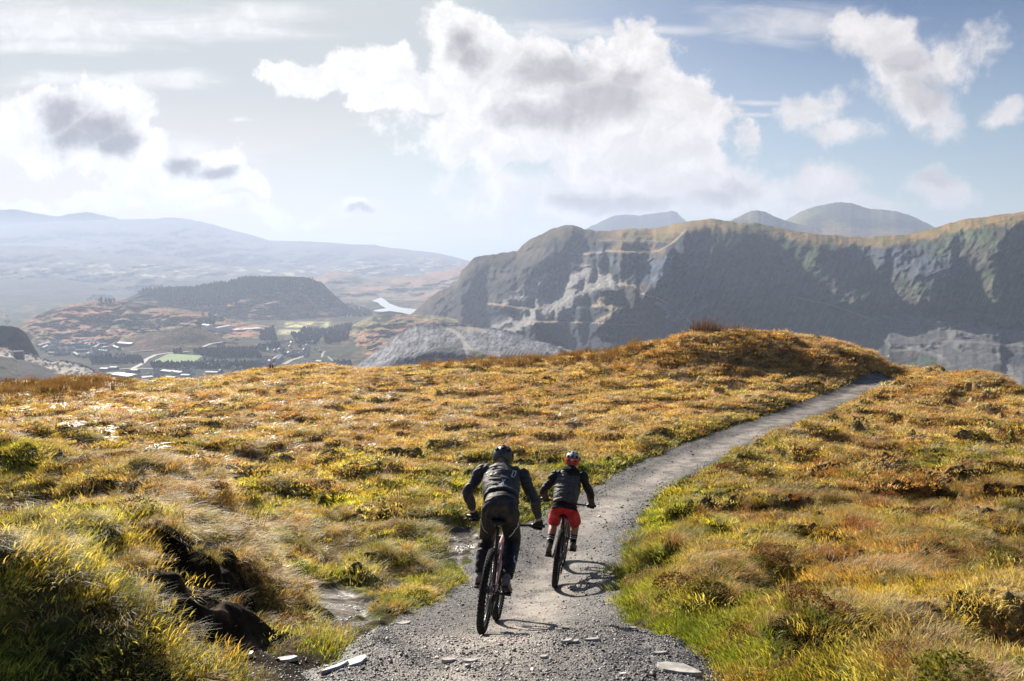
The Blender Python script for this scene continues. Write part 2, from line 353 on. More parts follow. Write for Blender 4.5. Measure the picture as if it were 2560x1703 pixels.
def gravel_mat():
    m = bpy.data.materials.new('slate_gravel'); m.use_nodes = True; k = N(m.node_tree); b = k.n['Principled BSDF']
    tc = k.new('ShaderNodeTexCoord').outputs['Object']
    a = k.new('ShaderNodeAttribute', attribute_name='wear').outputs['Fac']
    vo = k.new('ShaderNodeTexVoronoi', feature='F1'); k.put(vo.inputs['Vector'], tc); vo.inputs['Scale'].default_value = 75
    vc = k.new('ShaderNodeSeparateColor'); k.put(vc.inputs[0], vo.outputs['Color'])
    vo2 = k.new('ShaderNodeTexVoronoi', feature='F1'); k.put(vo2.inputs['Vector'], tc); vo2.inputs['Scale'].default_value = 24
    vc2 = k.new('ShaderNodeSeparateColor'); k.put(vc2.inputs[0], vo2.outputs['Color'])
    c1 = k.ramp(vc.outputs[0], [(0, (.02,.021,.026)), (.45, (.055,.055,.062)), (.8, (.12,.115,.115)), (1, (.30,.275,.25))])
    c2 = k.ramp(k.noise(tc, 90, 4, .7), [(.3, (.20,.17,.145)), (.7, (.50,.45,.40))])
    n = k.noise(tc, 2.2, 5, .65)
    f = k.m('MULTIPLY', a, k.rng(n, .3, .6)); c = k.mix(f, c1, c2)
    c = k.vm('MULTIPLY', c, k.rng(k.noise(tc, .9, 4, .6), .3, .7, .72, 1.22))
    k.put(b.inputs['Base Color'], c); b.inputs['Roughness'].default_value = .62; b.inputs['Specular IOR Level'].default_value = .35
    h = k.m('ADD', k.m('MULTIPLY', k.m('SUBTRACT', 1, vo.outputs['Distance']), k.m('MULTIPLY_ADD', vc.outputs[1], .8, .3)), k.m('MULTIPLY', vc2.outputs[0], .15))
    bp = k.new('ShaderNodeBump'); bp.inputs['Strength'].default_value = 1; bp.inputs['Distance'].default_value = .007; k.put(bp.inputs['Height'], h); k.put(b.inputs['Normal'], bp.outputs[0])
    return m
M_grav = gravel_mat()
def turf_mat():
    m = mat_vcol('hill_turf', .95, 14, .45, .03, 18, .08, 3.0); k = N(m.node_tree); b = k.n['Principled BSDF']
    a = k.new('ShaderNodeAttribute', attribute_name='wet').outputs['Fac']
    k.put(b.inputs['Roughness'], k.rng(a, 0, 1, .95, .22)); k.put(b.inputs['Specular IOR Level'], k.rng(a, 0, 1, .08, .5))
    return m
M_turf = turf_mat()
def build_ground():
    V = np.stack([GX, GY, GZ], -1).reshape(-1, 3); fc = grid_faces(*GX.shape)
    td = GTD.ravel()[fc].mean(1); isp = (td > 0) & (GY.ravel()[fc[:, 0]] < 60)
    wet = sst(GPD, -.1, .15)*sst(fbm(GX*3, GY*3, 3, 301), .35, .55)
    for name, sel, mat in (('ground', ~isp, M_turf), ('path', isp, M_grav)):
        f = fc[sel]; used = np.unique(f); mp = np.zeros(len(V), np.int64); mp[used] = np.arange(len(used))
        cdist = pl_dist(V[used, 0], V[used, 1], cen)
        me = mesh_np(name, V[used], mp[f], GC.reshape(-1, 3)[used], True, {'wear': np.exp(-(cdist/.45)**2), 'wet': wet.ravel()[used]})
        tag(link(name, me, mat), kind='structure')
build_ground()
# ---------------------------------------------------------------- far country
VZ = -285.0
HV = {}
def hill(name, sil, vbot, Ytop, Ybot, paint, mat, amp=8, sc=200, du=5, rows=50, g=1.0, prof=None, back=600, cz=.35, seed=1, rough=3.0, lump=None, kind='structure'):
    sil = np.array(sil, float); us = np.arange(sil[0, 0], sil[-1, 0]+du, du)
    vt = np.interp(us, sil[:, 0], sil[:, 1])+rough*(fbm(us/28, us*0, 5, seed+60, .6)-.5)*2; fn = lambda q: np.interp(us, [a for a, _ in q], [b for _, b in q]) if isinstance(q, (list, tuple)) else np.full(len(us), float(q))
    yt, yb = fn(Ytop), fn(Ybot); vb = np.maximum(proj(0*yb, yb, 0*yb+VZ-8)[1] if vbot is None else fn(vbot), vt+2)
    s = np.linspace(0, 1, rows)[:, None]; v = vb+(vt-vb)*s; U = np.broadcast_to(us, v.shape)
    if prof is None: w = s**g
    else: w = prof(U, v, s)
    Y = yb+(yt-yb)*w
    if lump is not None: Y = Y+lump(U, v, s)
    p, q = ray(U, v); X = p*Y; Z = q*Y
    col = paint(U, v, s*np.ones_like(U))
    env = np.clip(np.sin(np.pi*np.clip(s, 0, 1)), 0, 1)*(1-cz)+cz*s
    Z = Z+amp*env*(fbm(X/sc, Y/sc, 5, seed)-.5)*2
    # crest line roughness
    Z[-1] += amp*.25*(fbm(us/18, us*0, 4, seed+5)-.5)
    nb = 6; k = np.linspace(0, 1, nb+1)[1:, None]
    Yb = Y[-1]+k*back; Xb = p[-1]*Yb; Zb = Z[-1]+(VZ-60-Z[-1])*k**1.7; Zb = np.minimum(Zb, Z[-1]*Yb/Y[-1] if False else Zb)
    X = np.vstack([X, Xb]); Y = np.vstack([Y, Yb]); Z = np.vstack([Z, Zb]); col = np.concatenate([col, np.repeat(col[-1:], nb, 0)])
    me = mesh_np(name, np.stack([X, Y, Z], -1).reshape(-1, 3), grid_faces(*X.shape), col.reshape(-1, 3))
    o = tag(link(name, me, mat), kind=kind)
    HV.setdefault(name, []).append((X[:rows], Y[:rows], Z[:rows], U, v)); return o
def hlump(A, w, sd=0):
    def f(U, v, s):
        e = np.sin(np.pi*np.clip(s, 0, 1)); return e*A*((ridged(U/w+v/w, v/(w*.28), 5, 800+sd)-.55)+.6*(fbm(U/(w*.3), v/(w*.1), 4, 810+sd)-.5))
    return f
D2 = lambda l: [(a*1.0862, b*1.0862) for a, b in l]
M_far = mat_vcol('far_hillside', 1, .01, .3, 0, 1, .02, .045)
M_mid = mat_vcol('moor_hillside', 1, .03, .32, 2.5, .05, .03, .12)
def moor(u, v, s, seed=0, pink=.5):
    n = fbm(u/40, v/9, 5, 400+seed); n2 = fbm(u/90, v/16, 4, 430+seed)
    c = mixc((.24,.18,.09), (.46,.23,.15), sst(n, .4, .62)*pink*1.4 if pink < .7 else sst(n, .36, .56))
    c = mixc(c, (.06,.065,.035), sst(n2, .54, .68)); return mixc(c, (.40,.34,.17), sst(n*n2, .28, .36)*.7)
def farp(seed=0, fields_=0, f0=0, f1=0):
    def f(u, v, s):
        n = fbm(u/60, v/14, 5, 500+seed); c = mixc((.07,.065,.045), (.13,.105,.07), sst(n, .4, .6))
        if fields_:
            m = .6*sst(fbm(u/30, v/6, 3, 520+seed, .6), .60, .68)*sst(v, f0, f0+15)*(1-sst(v, f1-12, f1)); c = mixc(c, (.75,.72,.42), m*fields_)
            w = sst(fbm(u/30, v/8, 3, 540+seed), .56, .62)*sst(v, f0-10, f0+15); c = mixc(c, (.02,.03,.018), w*.9*(1-m))
        return c
    return f
# sea and lowland sheet
def valley():
    Yr = np.geomspace(560, 70000, 260); P = np.linspace(-1.0, 1.1, 420); Y, Pp = np.meshgrid(Yr, P, indexing='ij'); X = Pp*Y
    Z = VZ+6*(fbm(X/300, Y/300, 4, 600)-.5)*sst(Y, 500, 1500)*(1-sst(Y, 6000, 9000)); Z = Z-120*sst(Y, 16000, 20000)
    u, v = proj(X, Y, Z); n = fbm(u/30, v/8, 4, 610); n2 = fbm(u/16, v/5, 4, 620)
    c = mixc((.05,.06,.03), (.15,.11,.06), sst(n, .42, .6)); c = mixc(c, (.025,.032,.02), sst(n2, .5, .6)*.85)
    town = sst(v, 835, 860)*sst(980-v, 0, 20)*sst(880-u, 0, 120)*sst(u, 80, 140); c = mixc(c, (.055,.06,.045), town*.7)
    c = mixc(c, (.62,.58,.28), sst(v, 803, 808)*(1-sst(v, 817, 821))*sst(u, 700, 720)*(1-sst(u, 815, 835))*sst(n2, .3, .45))
    c = mixc(c, (.55,.50,.30), sst(v, 822, 826)*(1-sst(v, 834, 838))*sst(u, 690, 705)*(1-sst(u, 750, 770)))
    me = mesh_np('terrain', np.stack([X, Y, Z], -1).reshape(-1, 3), grid_faces(*X.shape), c.reshape(-1, 3)); tag(link('terrain', me, M_mid), kind='structure')
valley()
hill('far_mountains', D2([(-200,480),(0,483),(40,482),(90,492),(130,499),(165,492),(200,488),(235,495),(270,503),(330,520),(420,560)]), None, 17000, 15000, farp(1), M_far, 60, 2500, 8, 20, back=2500)
hill('long_ridge', D2([(-250,530),(0,523),(60,516),(130,512),(200,510),(270,506),(360,505),(380,502),(400,502),(440,505),(470,512),(520,525),(560,535),(620,553),(700,555),(750,557),(800,561),(860,563),(900,571),(950,577),(1000,582),(1040,590),(1085,602),(1130,640),(1300,760)]),
     None, 12500, 8200, farp(2, .8, 640, 705), M_far, 45, 1400, 5, 70, 1.3, back=3000, lump=hlump(1400, 160, 5), rough=1.2)
hill('patchwork_hills', D2([(-250,600),(0,567),(60,565),(110,568),(180,575),(300,590),(330,588),(400,590),(440,600),(520,612),(620,618),(700,622),(760,640)]),
     None, 9000, 5600, farp(3, .9, 650, 700), M_far, 22, 700, 5, 60, 1.2, back=700, lump=hlump(900, 120, 6), rough=2)
hill('wooded_low_hills', D2([(-250,650),(0,640),(100,640),(200,650),(260,668),(310,660),(390,650),(450,645),(500,650),(600,660)]),
     None, 6500, 4800, lambda u, v, s: mixc(farp(4)(u, v, s), (.03,.04,.03), sst(v, 640, 700)*.6), M_far, 18, 400, 5, 40, back=500)
hill('lake_hills', D2([(640,650),(690,634),(730,638),(755,628),(780,625),(810,628),(838,641),(870,637),(900,636),(960,634),(1000,627),(1040,617),(1080,608),(1140,600),(1250,640)]),
     None, 7200, 5300, lambda u, v, s: mixc(moor(u, v, s, 3, .9), (.16,.10,.07), .3), M_mid, 16, 400, 4, 60, 1.2, back=600, lump=hlump(500, 90, 1))
hill('forest_ridge', D2([(150,720),(250,700),(300,684),(330,668),(400,661),(480,655),(520,650),(560,641),(620,636),(700,639),(740,650),(760,672),(800,705),(840,722),(900,745)]),
     None, [(160,3900),(1000,4300)], [(160,2950),(1000,4000)], lambda u, v, s: mixc(moor(u, v, s, 5, .8), (.035,.04,.03), sst(.0+s, .52, .66)*(sst(fbm(u/50, v/9, 3, 77), .3, .5)*.5+.5)), M_mid, 14, 160, 4, 90, .8, back=400, lump=hlump(260, 80, 2))
hill('brown_hill', D2([(20,790),(50,745),(90,722),(140,705),(180,697),(240,690),(290,692),(330,700),(420,711),(480,720),(520,732),(600,748),(700,765)]),
     None, [(20,3000),(760,3300)], 2480, lambda u, v, s: mixc(moor(u, v, s, 7, .9), (.05,.055,.035), sst(v, 850, 868)*.6), M_mid, 16, 120, 3, 100, .9, back=300, lump=hlump(170, 80, 3))
hill('dark_spur', D2([(260,790),(340,768),(400,757),(440,752),(480,765),(530,785),(580,805),(620,815)]),
     None, 2560, 2330, lambda u, v, s: mixc(moor(u, v, s, 9, .5), (.04,.04,.03), .55), M_mid, 8, 90, 3, 30, back=120)
hill('bracken_hill', D2([(600,856),(660,842),(720,806),(760,782),(800,755),(840,734),(880,726),(930,725),(1010,726),(1100,744)]),
     None, [(650,2500),(860,3000),(1200,3000)], [(650,1900),(1200,1900)], lambda u, v, s: moor(u, v, s, 11, .8), M_mid, 14, 100, 3, 90, .9, back=500, lump=hlump(200, 70, 4))

# --- the quarried mountain on the right
def in_pg(u, v, pts, soft=6, n=None):
    d = pg_sd(u, v, pts)
    if n is not None: d = d+n
    return sst(d, -soft, soft)
Z3 = lambda l: [(1200+a/3.367, 500+b/3.367) for a, b in l]
Z4 = lambda l: [(1860+a/3.0157, 480+b/3.0157) for a, b in l]
Z2 = lambda l: [(600+a/3.367, 600+b/3.367) for a, b in l]
benchA = [(Z3([(60,875),(330,903),(480,915)]), 26), (Z3([(820,905),(1030,897),(1230,905)]), 60), (Z3([(400,1022),(980,1035),(1340,1058)]), 50), (Z3([(950,745),(1180,748)]), 30),
          (Z3([(1000,335),(1500,345)]), 60), (Z3([(1100,432),(1500,432),(1620,400)]), 60), (Z3([(1060,815),(1220,822)]), 30), (Z3([(760,430),(1000,440)]), 40),
          (Z4([(1080,935),(1660,960),(1950,1015)]), 120), (Z4([(1580,1048),(2200,1062)]), 70), (Z4([(1600,1122),(2200,1170)]), 70), (Z4([(900,1000),(1100,1130),(1480,1120)]), 30),
          (Z3([(1500,1035),(1750,1020)]), 24), (Z3([(300,1100),(400,1090)]), 20)]
msil = D2([(780,880),(830,840),(880,790),(920,752),(950,722),(985,690),(1010,670),(1045,655),(1056,640),(1062,622),(1078,608),(1092,592),(1120,586),(1150,583),(1190,578),(1200,566),(1222,550),(1246,540),(1275,526),(1300,517),(1318,516),(1345,527),(1375,531),(1400,532),(1430,528),(1442,526),(1500,526),(1540,520),(1570,512),(1605,508),(1640,504),(1670,508),(1700,513),(1740,515),(1785,522),(1850,534),(1900,541),(1950,545),(2000,545),(2060,542),(2100,537),(2140,528),(2180,516),(2220,506),(2260,500),(2300,492),(2330,491),(2357,486),(2420,470),(2600,440),(2800,430)])
def mprof(U, v, s):
    n = U.shape[1]; vt = v[-1]; h = vt[None]; ds = 1.0/U.shape[0]
    below = v-h                                     # px below the crest
    right = sst(U, 1650, 1950)
    face = .55*(1-right)+.30*right
    nn = ridged(U/70, v/60, 4, 700); face = face*(.35+1.5*nn)
    flatb = sst(v, 790, 850)*right*3.2+sst(v, 820, 900)*(1-right)*1.0
    crest = (1-sst(below, 8, 26+20*fbm(U/40, U*0, 3, 702)))*(.5+2.1*sst(U, 1440, 1560))
    w = face+flatb+crest
    for pl, k in benchA:
        x = np.array([p[0] for p in pl]); y = np.array([p[1] for p in pl])
        yy = np.interp(U, x, y)+2.5*(fbm(U/14, U*0, 3, 703)-.5); ins = sst(U, x[0]-8, x[0]+8)*(1-sst(U, x[-1]-8, x[-1]+8))
        w = w+k*.16*ins*np.exp(-((v-yy)/3.2)**2)-.0*ins
        w = w*(1-.75*ins*np.exp(-((v-yy-12)/10)**2))
    for pg in SPL[:4]: w = w*(1+1.7*in_pg(U, v, pg, 16)*(.5+fbm(U/16+v/16, (v-U)/50, 4, 756)))
    for pg in DKB: w = w*(1-.7*in_pg(U, v, pg, 6))
    w = w*(1+1.0*in_pg(U, v, Z3([(960,300),(1250,330),(1650,330),(1740,220),(1640,360),(1560,440),(1100,440),(1000,400),(900,330)]), 8))
    c = np.cumsum(w, 0); c = c-c[:1]
    return c/c[-1:]
def mlump(U, v, s):
    # ribs and gullies running down the face, with a few big spurs
    e = np.sin(np.pi*s)**.5; fl = 1-sst(U, 1900, 2150)*sst(v, 755, 785)
    r = ridged(U/150+.5*v/60+fbm(U/60, v/60, 3, 701), v/200, 4, 710)-.5; r2 = ridged(U/40+v/60, v/60, 4, 720)-.5; r3 = fbm(U/9, v/9, 3, 730)-.5
    rf = 1-.55*sst(U, 1700, 1950); L = (-200*r-105*r2-34*r3)*rf
    for pl, w, A in ((Z3([(1745,260),(1700,380),(1600,470),(1500,640),(1350,820)]), 34, 240), (Z3([(760,210),(700,330),(560,430),(420,620),(250,820)]), 40, 260), (Z3([(930,545),(760,700),(640,900),(500,1020)]), 34, 170),
                     (Z3([(1330,230),(1250,330),(1200,440)]), 26, 150), (Z3([(1900,480),(1850,700),(1800,1000)]), 50, 170), (Z4([(1700,300),(1500,500),(1450,700)]), 60, 120), (Z4([(2000,250),(1900,500),(1900,800)]), 50, 150), (Z4([(500,400),(700,700),(900,900)]), 60, 150), (Z4([(1100,350),(1250,600),(1350,900)]), 50, 120), (Z3([(2200,250),(2100,500),(2150,800)]), 44, 130)):
        L = L-A*np.exp(-(pl_dist(U, v, pl)/w)**2)
    return e*fl*L-(1-fl)*e*14*(ridged(U/26, v/9, 4, 733)-.5)
SPL = [Z3([(850,540),(960,550),(1230,700),(1160,745),(950,760),(870,860),(700,960),(520,1010),(200,1200),(60,1300),(0,1300),(-100,1180),(120,1060),(350,960),(480,830),(690,770),(740,660)]),
       Z3([(180,870),(480,655),(560,610),(640,600),(540,740),(420,860),(330,905)]), Z3([(960,740),(1050,670),(1150,700),(1180,745)]), Z3([(1480,860),(1600,880),(1720,1000),(1620,1020)]),
       Z4([(900,1000),(1000,920),(1650,960),(1700,1010),(2300,1060),(2300,1130),(1900,1120),(1950,1250),(1880,1340),(1500,1340),(1430,1230),(1000,1150)]),
       Z4([(1950,1330),(2300,1300),(2300,1600),(2111,1500)])]
TRK = [(Z3([(60,875),(330,903),(480,915)]), 3), (Z3([(400,1022),(980,1035),(1340,1058)]), 2.4), (Z3([(980,1020),(1100,960),(1130,930),(1060,895),(1000,860),(990,845),(1040,815)]), 4.5),
       (Z3([(820,900),(1030,885),(1220,900),(1140,940)]), 5), (Z3([(1200,705),(1300,725),(1340,790),(1480,820),(1560,860),(1680,940),(1830,1080)]), 3), (Z3([(515,800),(525,930)]), 4),
       (Z3([(1010,340),(1500,342)]), 2.5), (Z3([(1110,432),(1500,432),(1640,350),(1740,250)]), 3), (Z3([(780,455),(900,455),(1100,430)]), 3),
       (Z4([(900,990),(1080,935),(1660,960),(1900,1010)]), 5), (Z4([(1440,1015),(1530,1050),(1560,1120),(1500,1150),(1120,1200)]), 7), (Z4([(1580,1048),(2300,1062)]), 4), (Z4([(1600,1125),(2300,1170)]), 4),
       (Z4([(1200,1165),(1500,1240),(1540,1300),(1480,1340)]), 6), (Z4([(1900,1220),(2050,1420),(2111,1560),(2200,1650)]), 12), (Z4([(380,790),(700,860),(960,960)]), 3)]
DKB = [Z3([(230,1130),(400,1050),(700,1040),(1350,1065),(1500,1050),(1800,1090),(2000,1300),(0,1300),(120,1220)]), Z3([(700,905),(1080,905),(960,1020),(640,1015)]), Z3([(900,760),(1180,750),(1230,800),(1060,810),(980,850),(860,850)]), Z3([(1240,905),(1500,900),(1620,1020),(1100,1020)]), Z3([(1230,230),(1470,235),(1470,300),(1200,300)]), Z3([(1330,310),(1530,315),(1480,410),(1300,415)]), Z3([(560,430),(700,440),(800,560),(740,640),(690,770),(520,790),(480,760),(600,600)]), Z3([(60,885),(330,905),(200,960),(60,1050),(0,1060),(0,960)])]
def mpaint(u, v, s):
    h = np.interp(u[0], [a for a, _ in msil], [b for _, b in msil])[None]; below = v-h
    n = fbm(u/30, v/22, 5, 740); n2 = fbm(u/90, v/50, 4, 741); n3 = ridged(u/22+v/30, v/40, 4, 742); n4 = fbm(u/4, v/3, 3, 743); wn = (fbm(u/12, v/8, 4, 744)-.5)*26
    c = mixc((.035,.034,.027), (.085,.062,.036), sst(n, .38, .62)); c = mixc(c, (.05,.055,.024), sst(n2, .45, .6)*sst(u, 1700, 1900)*.9)
    c = mixc(c, (.10,.07,.045), (1-sst(u, 1300, 1500))*sst(n, .45, .6)*.5)
    rock = in_pg(u, v, Z3([(950,440),(1560,430),(1900,480),(2100,600),(2300,1000),(1800,1050),(1500,800),(1150,560)]), 20, wn*1.4); c = mixc(c, (.075,.083,.095), rock*.6)
    c = mixc(c, (.33,.34,.36), in_pg(u, v, Z3([(1560,450),(1650,460),(1640,560),(1570,620),(1550,580)]), 5, wn*.5)*sst(n4, .4, .6)*.9); c = mixc(c, (.25,.26,.28), rock*sst(n3, .66, .78)*.7)
    rock2 = sst(n3, .58, .72)*sst(below, 20, 50); c = mixc(c, (.085,.085,.09), rock2*.5)
    c = mixc(c, (.12,.125,.055), sst(fbm(u/130+v/90, v/60, 4, 750), .47, .6)*.75*sst(u, 1500, 1800)*(1-rock)); c = mixc(c, (.15,.10,.07), sst(fbm(u/60, v/40, 4, 751), .5, .64)*.6)
    stk = fbm((u+.5*v)/5, (v-.3*u)/34, 4, 747); c = c*(.7+.6*sst(stk, .3, .7))[..., None]; c = mixc(c, (.13,.14,.155), sst(ridged((u-.4*v)/34, v/70, 4, 748), .60, .75)*.4*sst(below, 30, 70)*rock)
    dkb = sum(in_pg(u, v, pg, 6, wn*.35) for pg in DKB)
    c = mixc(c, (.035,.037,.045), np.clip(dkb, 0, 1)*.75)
    bowl = in_pg(u, v, Z3([(1820,260),(2000,190),(2357,240),(2700,300),(2700,620),(2357,600),(2100,560),(1950,470)]), 30, wn*2); c = mixc(c, (.060,.068,.030), bowl*.8)
    scr = in_pg(u, v, Z4([(800,380),(1300,420),(1700,560),(1500,700),(1100,600),(700,480)]), 26, wn*2); c = mixc(c, (.13,.125,.15), scr*.6)
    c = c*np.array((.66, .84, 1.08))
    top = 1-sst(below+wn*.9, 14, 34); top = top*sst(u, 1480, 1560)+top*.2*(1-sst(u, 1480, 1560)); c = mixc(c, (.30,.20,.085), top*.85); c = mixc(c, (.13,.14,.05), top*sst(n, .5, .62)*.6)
    c = mixc(c, (.26,.18,.08), in_pg(u, v, Z3([(960,300),(1250,330),(1650,330),(1740,220),(1640,360),(1560,440),(1100,440),(1000,400),(900,330)]), 8, wn)*.55*sst(n, .35, .55))
    for i, pg in enumerate(SPL):
        m = in_pg(u, v, pg, 5, wn*.6); st = .5+.5*(fbm((u+v*1.3)/7, (v-u)/26, 3, 745) if i < 4 else fbm(u/8, v/3.5, 3, 746)); g = np.clip(.30+st*.9-.1, 0, 1)*(.6+.8*n4)
        c = c*(1-m[..., None]*.92)+m[..., None]*.92*(g[..., None]*(np.array((.30,.29,.275)) if i < 4 else np.array((.12,.12,.125))))
    for pl, w in TRK:
        d = pl_dist(u, v, pl)+wn*.06; c = mixc(c, (.34,.27,.19) if u.mean() and w != 2.5 and w < 6 and pl[0][0] < 1800 else (.19,.18,.17), (1-sst(d, w*.45, w))*.75)
    return c
M_mtn = mat_vcol('quarried_mountainside', 1, .04, .16, .8, .12, .05, .25)
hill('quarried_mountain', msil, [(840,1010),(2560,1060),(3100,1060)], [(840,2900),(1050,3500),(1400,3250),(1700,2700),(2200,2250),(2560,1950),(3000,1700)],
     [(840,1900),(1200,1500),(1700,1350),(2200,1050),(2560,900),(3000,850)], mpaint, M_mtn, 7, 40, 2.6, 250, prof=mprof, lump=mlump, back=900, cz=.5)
# peaks beyond it
hill('blue_plateau_peak', D2([(1290,560),(1345,527),(1375,514),(1400,502),(1415,496),(1440,493),(1470,496),(1490,494),(1530,488),(1545,486),(1558,488),(1566,497),(1582,510),(1640,540)]), 640, 9500, 8000, lambda u, v, s: mixc((.05,.05,.05), (.08,.075,.06), fbm(u/30, v/20, 4, 9)), M_far, 30, 500, 3, 40, back=900)
hill('cone_peak', D2([(1600,560),(1680,508),(1712,493),(1728,486),(1745,485),(1760,487),(1790,500),(1822,511),(1870,522),(1920,535),(1990,560)]), 640, 6000, 4800, lambda u, v, s: mixc((.07,.06,.035), (.17,.14,.06), sst(fbm(u/30, v/20, 4, 19), .35, .6)), M_mid, 20, 400, 3, 40, back=900)
hill('dome_peak', D2([(1740,560),(1812,504),(1845,485),(1870,477),(1900,470),(1935,466),(1958,466),(1975,472),(2005,481),(2040,484),(2065,487),(2095,496),(2120,508),(2150,524),(2200,560)]), 640, 6800, 4900,
     lambda u, v, s: mixc(mixc((.07,.07,.045), (.16,.15,.06), sst(fbm(u/50, v/20, 4, 29), .4, .6)), (.25,.15,.10), sst(v, 560, 580)*.6), M_mid, 26, 500, 3, 60, back=900)
# --- slate tip heap in front of it, and the dark tip at the far left
def heap_paint(u, v, s):
    n = fbm((u+v)/6, (v-u)/18, 4, 760); n4 = fbm(u/3, v/2.5, 3, 761); c = mixc((.05,.05,.055), (.29,.285,.29), np.clip((n*.6+n4*.5-.3)*2, 0, 1)); c = c*np.array((1.2, 1.25, 1.35))
    dk = in_pg(u, v, Z2([(1480,1020),(1700,880),(1850,860),(1900,980),(1700,1010)]), 8)+in_pg(u, v, Z2([(1810,840),(1860,840),(1870,890),(1810,890)]), 3); c = mixc(c, (.045,.045,.05), np.clip(dk, 0, 1)*.6)
    for pl, w in ((Z2([(1690,722),(1790,765),(1860,810),(1900,880),(1960,930),(2100,975),(2300,990)]), 6), (Z2([(1890,900),(1915,960),(1920,1030)]), 5), (Z2([(1750,715),(2000,715),(2070,770)]), 4)):
        c = mixc(c, (.36,.34,.31), 1-sst(pl_dist(u, v, pl), w*.5, w))
    c = mixc(c, (.42,.38,.32), in_pg(u, v, Z2([(1790,722),(2000,718),(2060,770),(1900,770)]), 3)*.9)
    return mixc(c, (.16,.15,.07), in_pg(u, v, Z2([(1940,930),(2020,930),(2150,990),(1960,1000)]), 6)*.6)
hill('slate_tip', Z2([(900,1110),(1000,1045),(1110,960),(1230,870),(1330,790),(1400,745),(1480,712),(1700,708),(2000,712),(2080,725),(2200,745),(2350,790),(2550,860),(2800,930),(3000,1040)]),
     [(840,1000),(1600,1000)], [(840,1350),(1020,1450),(1210,1480),(1500,1300)], [(840,1060),(1500,1020)], heap_paint, M_mtn, 5, 25, 2.2, 90, back=200, prof=lambda U, v, s: .35*s+.65*sst(s, .55, 1.0)**1.5)
Z1 = lambda l: [(a/3.1357, 500+b/3.136) for a, b in l]
hill('left_crag', Z1([(-600,960),(-200,975),(0,985),(80,985),(150,1000),(210,1050),(250,1120),(290,1190),(330,1260),(420,1400)]), 985, 1500, 1330, lambda u, v, s: mixc((.04,.042,.04), (.09,.085,.075), fbm(u/14, v/10, 4, 33)), M_mtn, 8, 40, 2.5, 50, back=260)
def lc(u, v, s):
    n = fbm(u/6, v/4, 4, 770); wn = (fbm(u/10, v/7, 3, 771)-.5)*10; ln = np.interp(u, [0, 40, 90, 130, 180, 240, 290], [893, 895, 905, 925, 952, 985, 1010])
    c = mixc((.05,.05,.052), (.09,.09,.092), n); up = 1-sst(v+wn-ln, -3, 5); c = mixc(c, (.50,.46,.42), up*sst(n, .36, .55)); return mixc(c, (.20,.12,.06), (1-sst(v+wn, 868, 884))*.8*sst(n, .3, .5))
hill('left_slate_tip', Z1([(-600,1060),(-200,1100),(0,1125),(60,1140),(130,1180),(250,1200),(330,1235),(400,1260),(450,1250),(520,1262),(600,1275),(680,1300),(740,1335),(800,1375),(850,1410),(890,1450),(960,1520)]),
     1010, [(-200,1230),(300,1250)], [(-200,900),(300,1050)], lc, M_mtn, 4, 20, 2, 70, back=200, prof=lambda U, v, s: .25*s+.75*sst(s, .3, 1.0)**1.3)

# lake, playing field, valley roads
def flat_pg(name, pts, z, mat, kind='structure', Yf=None):
    P = []
    for u, v in pts:
        p, q = ray(u, v); Y = z/q; P.append((p*Y, Y, z))
    bm = bmesh.new(); vs = [bm.verts.new(p) for p in P]; bm.faces.new(vs); bmesh.ops.recalc_face_normals(bm, faces=bm.faces)
    if bm.faces[:][0].normal.z < 0: bmesh.ops.reverse_faces(bm, faces=bm.faces)
    bmesh.ops.triangulate(bm, faces=bm.faces); me = bpy.data.meshes.new(name); bm.to_mesh(me); bm.free()
    return tag(link(name, me, mat), kind=kind)
M_water = mat_basic('lake_water', (.40,.45,.50), .45, spec=1.0)
flat_pg('lake', Z2([(1110,512),(1150,498),(1185,484),(1215,500),(1260,535),(1330,562),(1370,572),(1475,582),(1600,585),(1600,640),(1440,632),(1360,612),(1260,598),(1200,605),(1120,600),(1145,588),(1230,575),(1180,548),(1165,530)]), VZ+14, M_water)
# ---------------------------------------------------------------- bicycles and riders
def A3(p): return np.array(p, float)
def tube(pts, rad, n=14, ref=(1, 0, 0), sub=4, cap=True):
    """closed tube; rad: list of r or (rx, ry); rx along ref"""
    pts = [A3(p) for p in pts]; rad = [(r, r) if not hasattr(r, '__len__') else tuple(r) for r in (rad if hasattr(rad, '__len__') else [rad]*len(pts))]
    if sub > 1 and len(pts) > 2:
        P = [2*pts[0]-pts[1]]+pts+[2*pts[-1]-pts[-2]]; RR = [rad[0]]+rad+[rad[-1]]; q = []; rr = []
        for i in range(1, len(P)-2):
            for s in range(sub):
                t = s/sub; a, b, c, d = P[i-1:i+3]; q.append(.5*((2*b)+(-a+c)*t+(2*a-5*b+4*c-d)*t*t+(-a+3*b-3*c+d)*t**3))
                e = t*t*(3-2*t); rr.append(tuple(RR[i][k]*(1-e)+RR[i+1][k]*e for k in (0, 1)))
        pts = q+[pts[-1]]; rad = rr+[rad[-1]]
    V = []; F_ = []; ref = A3(ref)
    for i, p in enumerate(pts):
        t = pts[min(i+1, len(pts)-1)]-pts[max(i-1, 0)]; t = t/(np.linalg.norm(t)+1e-9)
        x = ref-t*np.dot(ref, t)
        if np.linalg.norm(x) < .2: x = np.cross(t, (0, .3, 1))
        x = x/np.linalg.norm(x); y = np.cross(t, x)
        for k in range(n):
            a = 2*math.pi*k/n; V.append(p+x*math.cos(a)*rad[i][0]+y*math.sin(a)*rad[i][1])
    for i in range(len(pts)-1):
        for k in range(n): F_.append((i*n+k, i*n+(k+1) % n, (i+1)*n+(k+1) % n, (i+1)*n+k))
    if cap:
        F_.append(tuple(range(n))[::-1]); F_.append(tuple((len(pts)-1)*n+k for k in range(n)))
    return V, F_
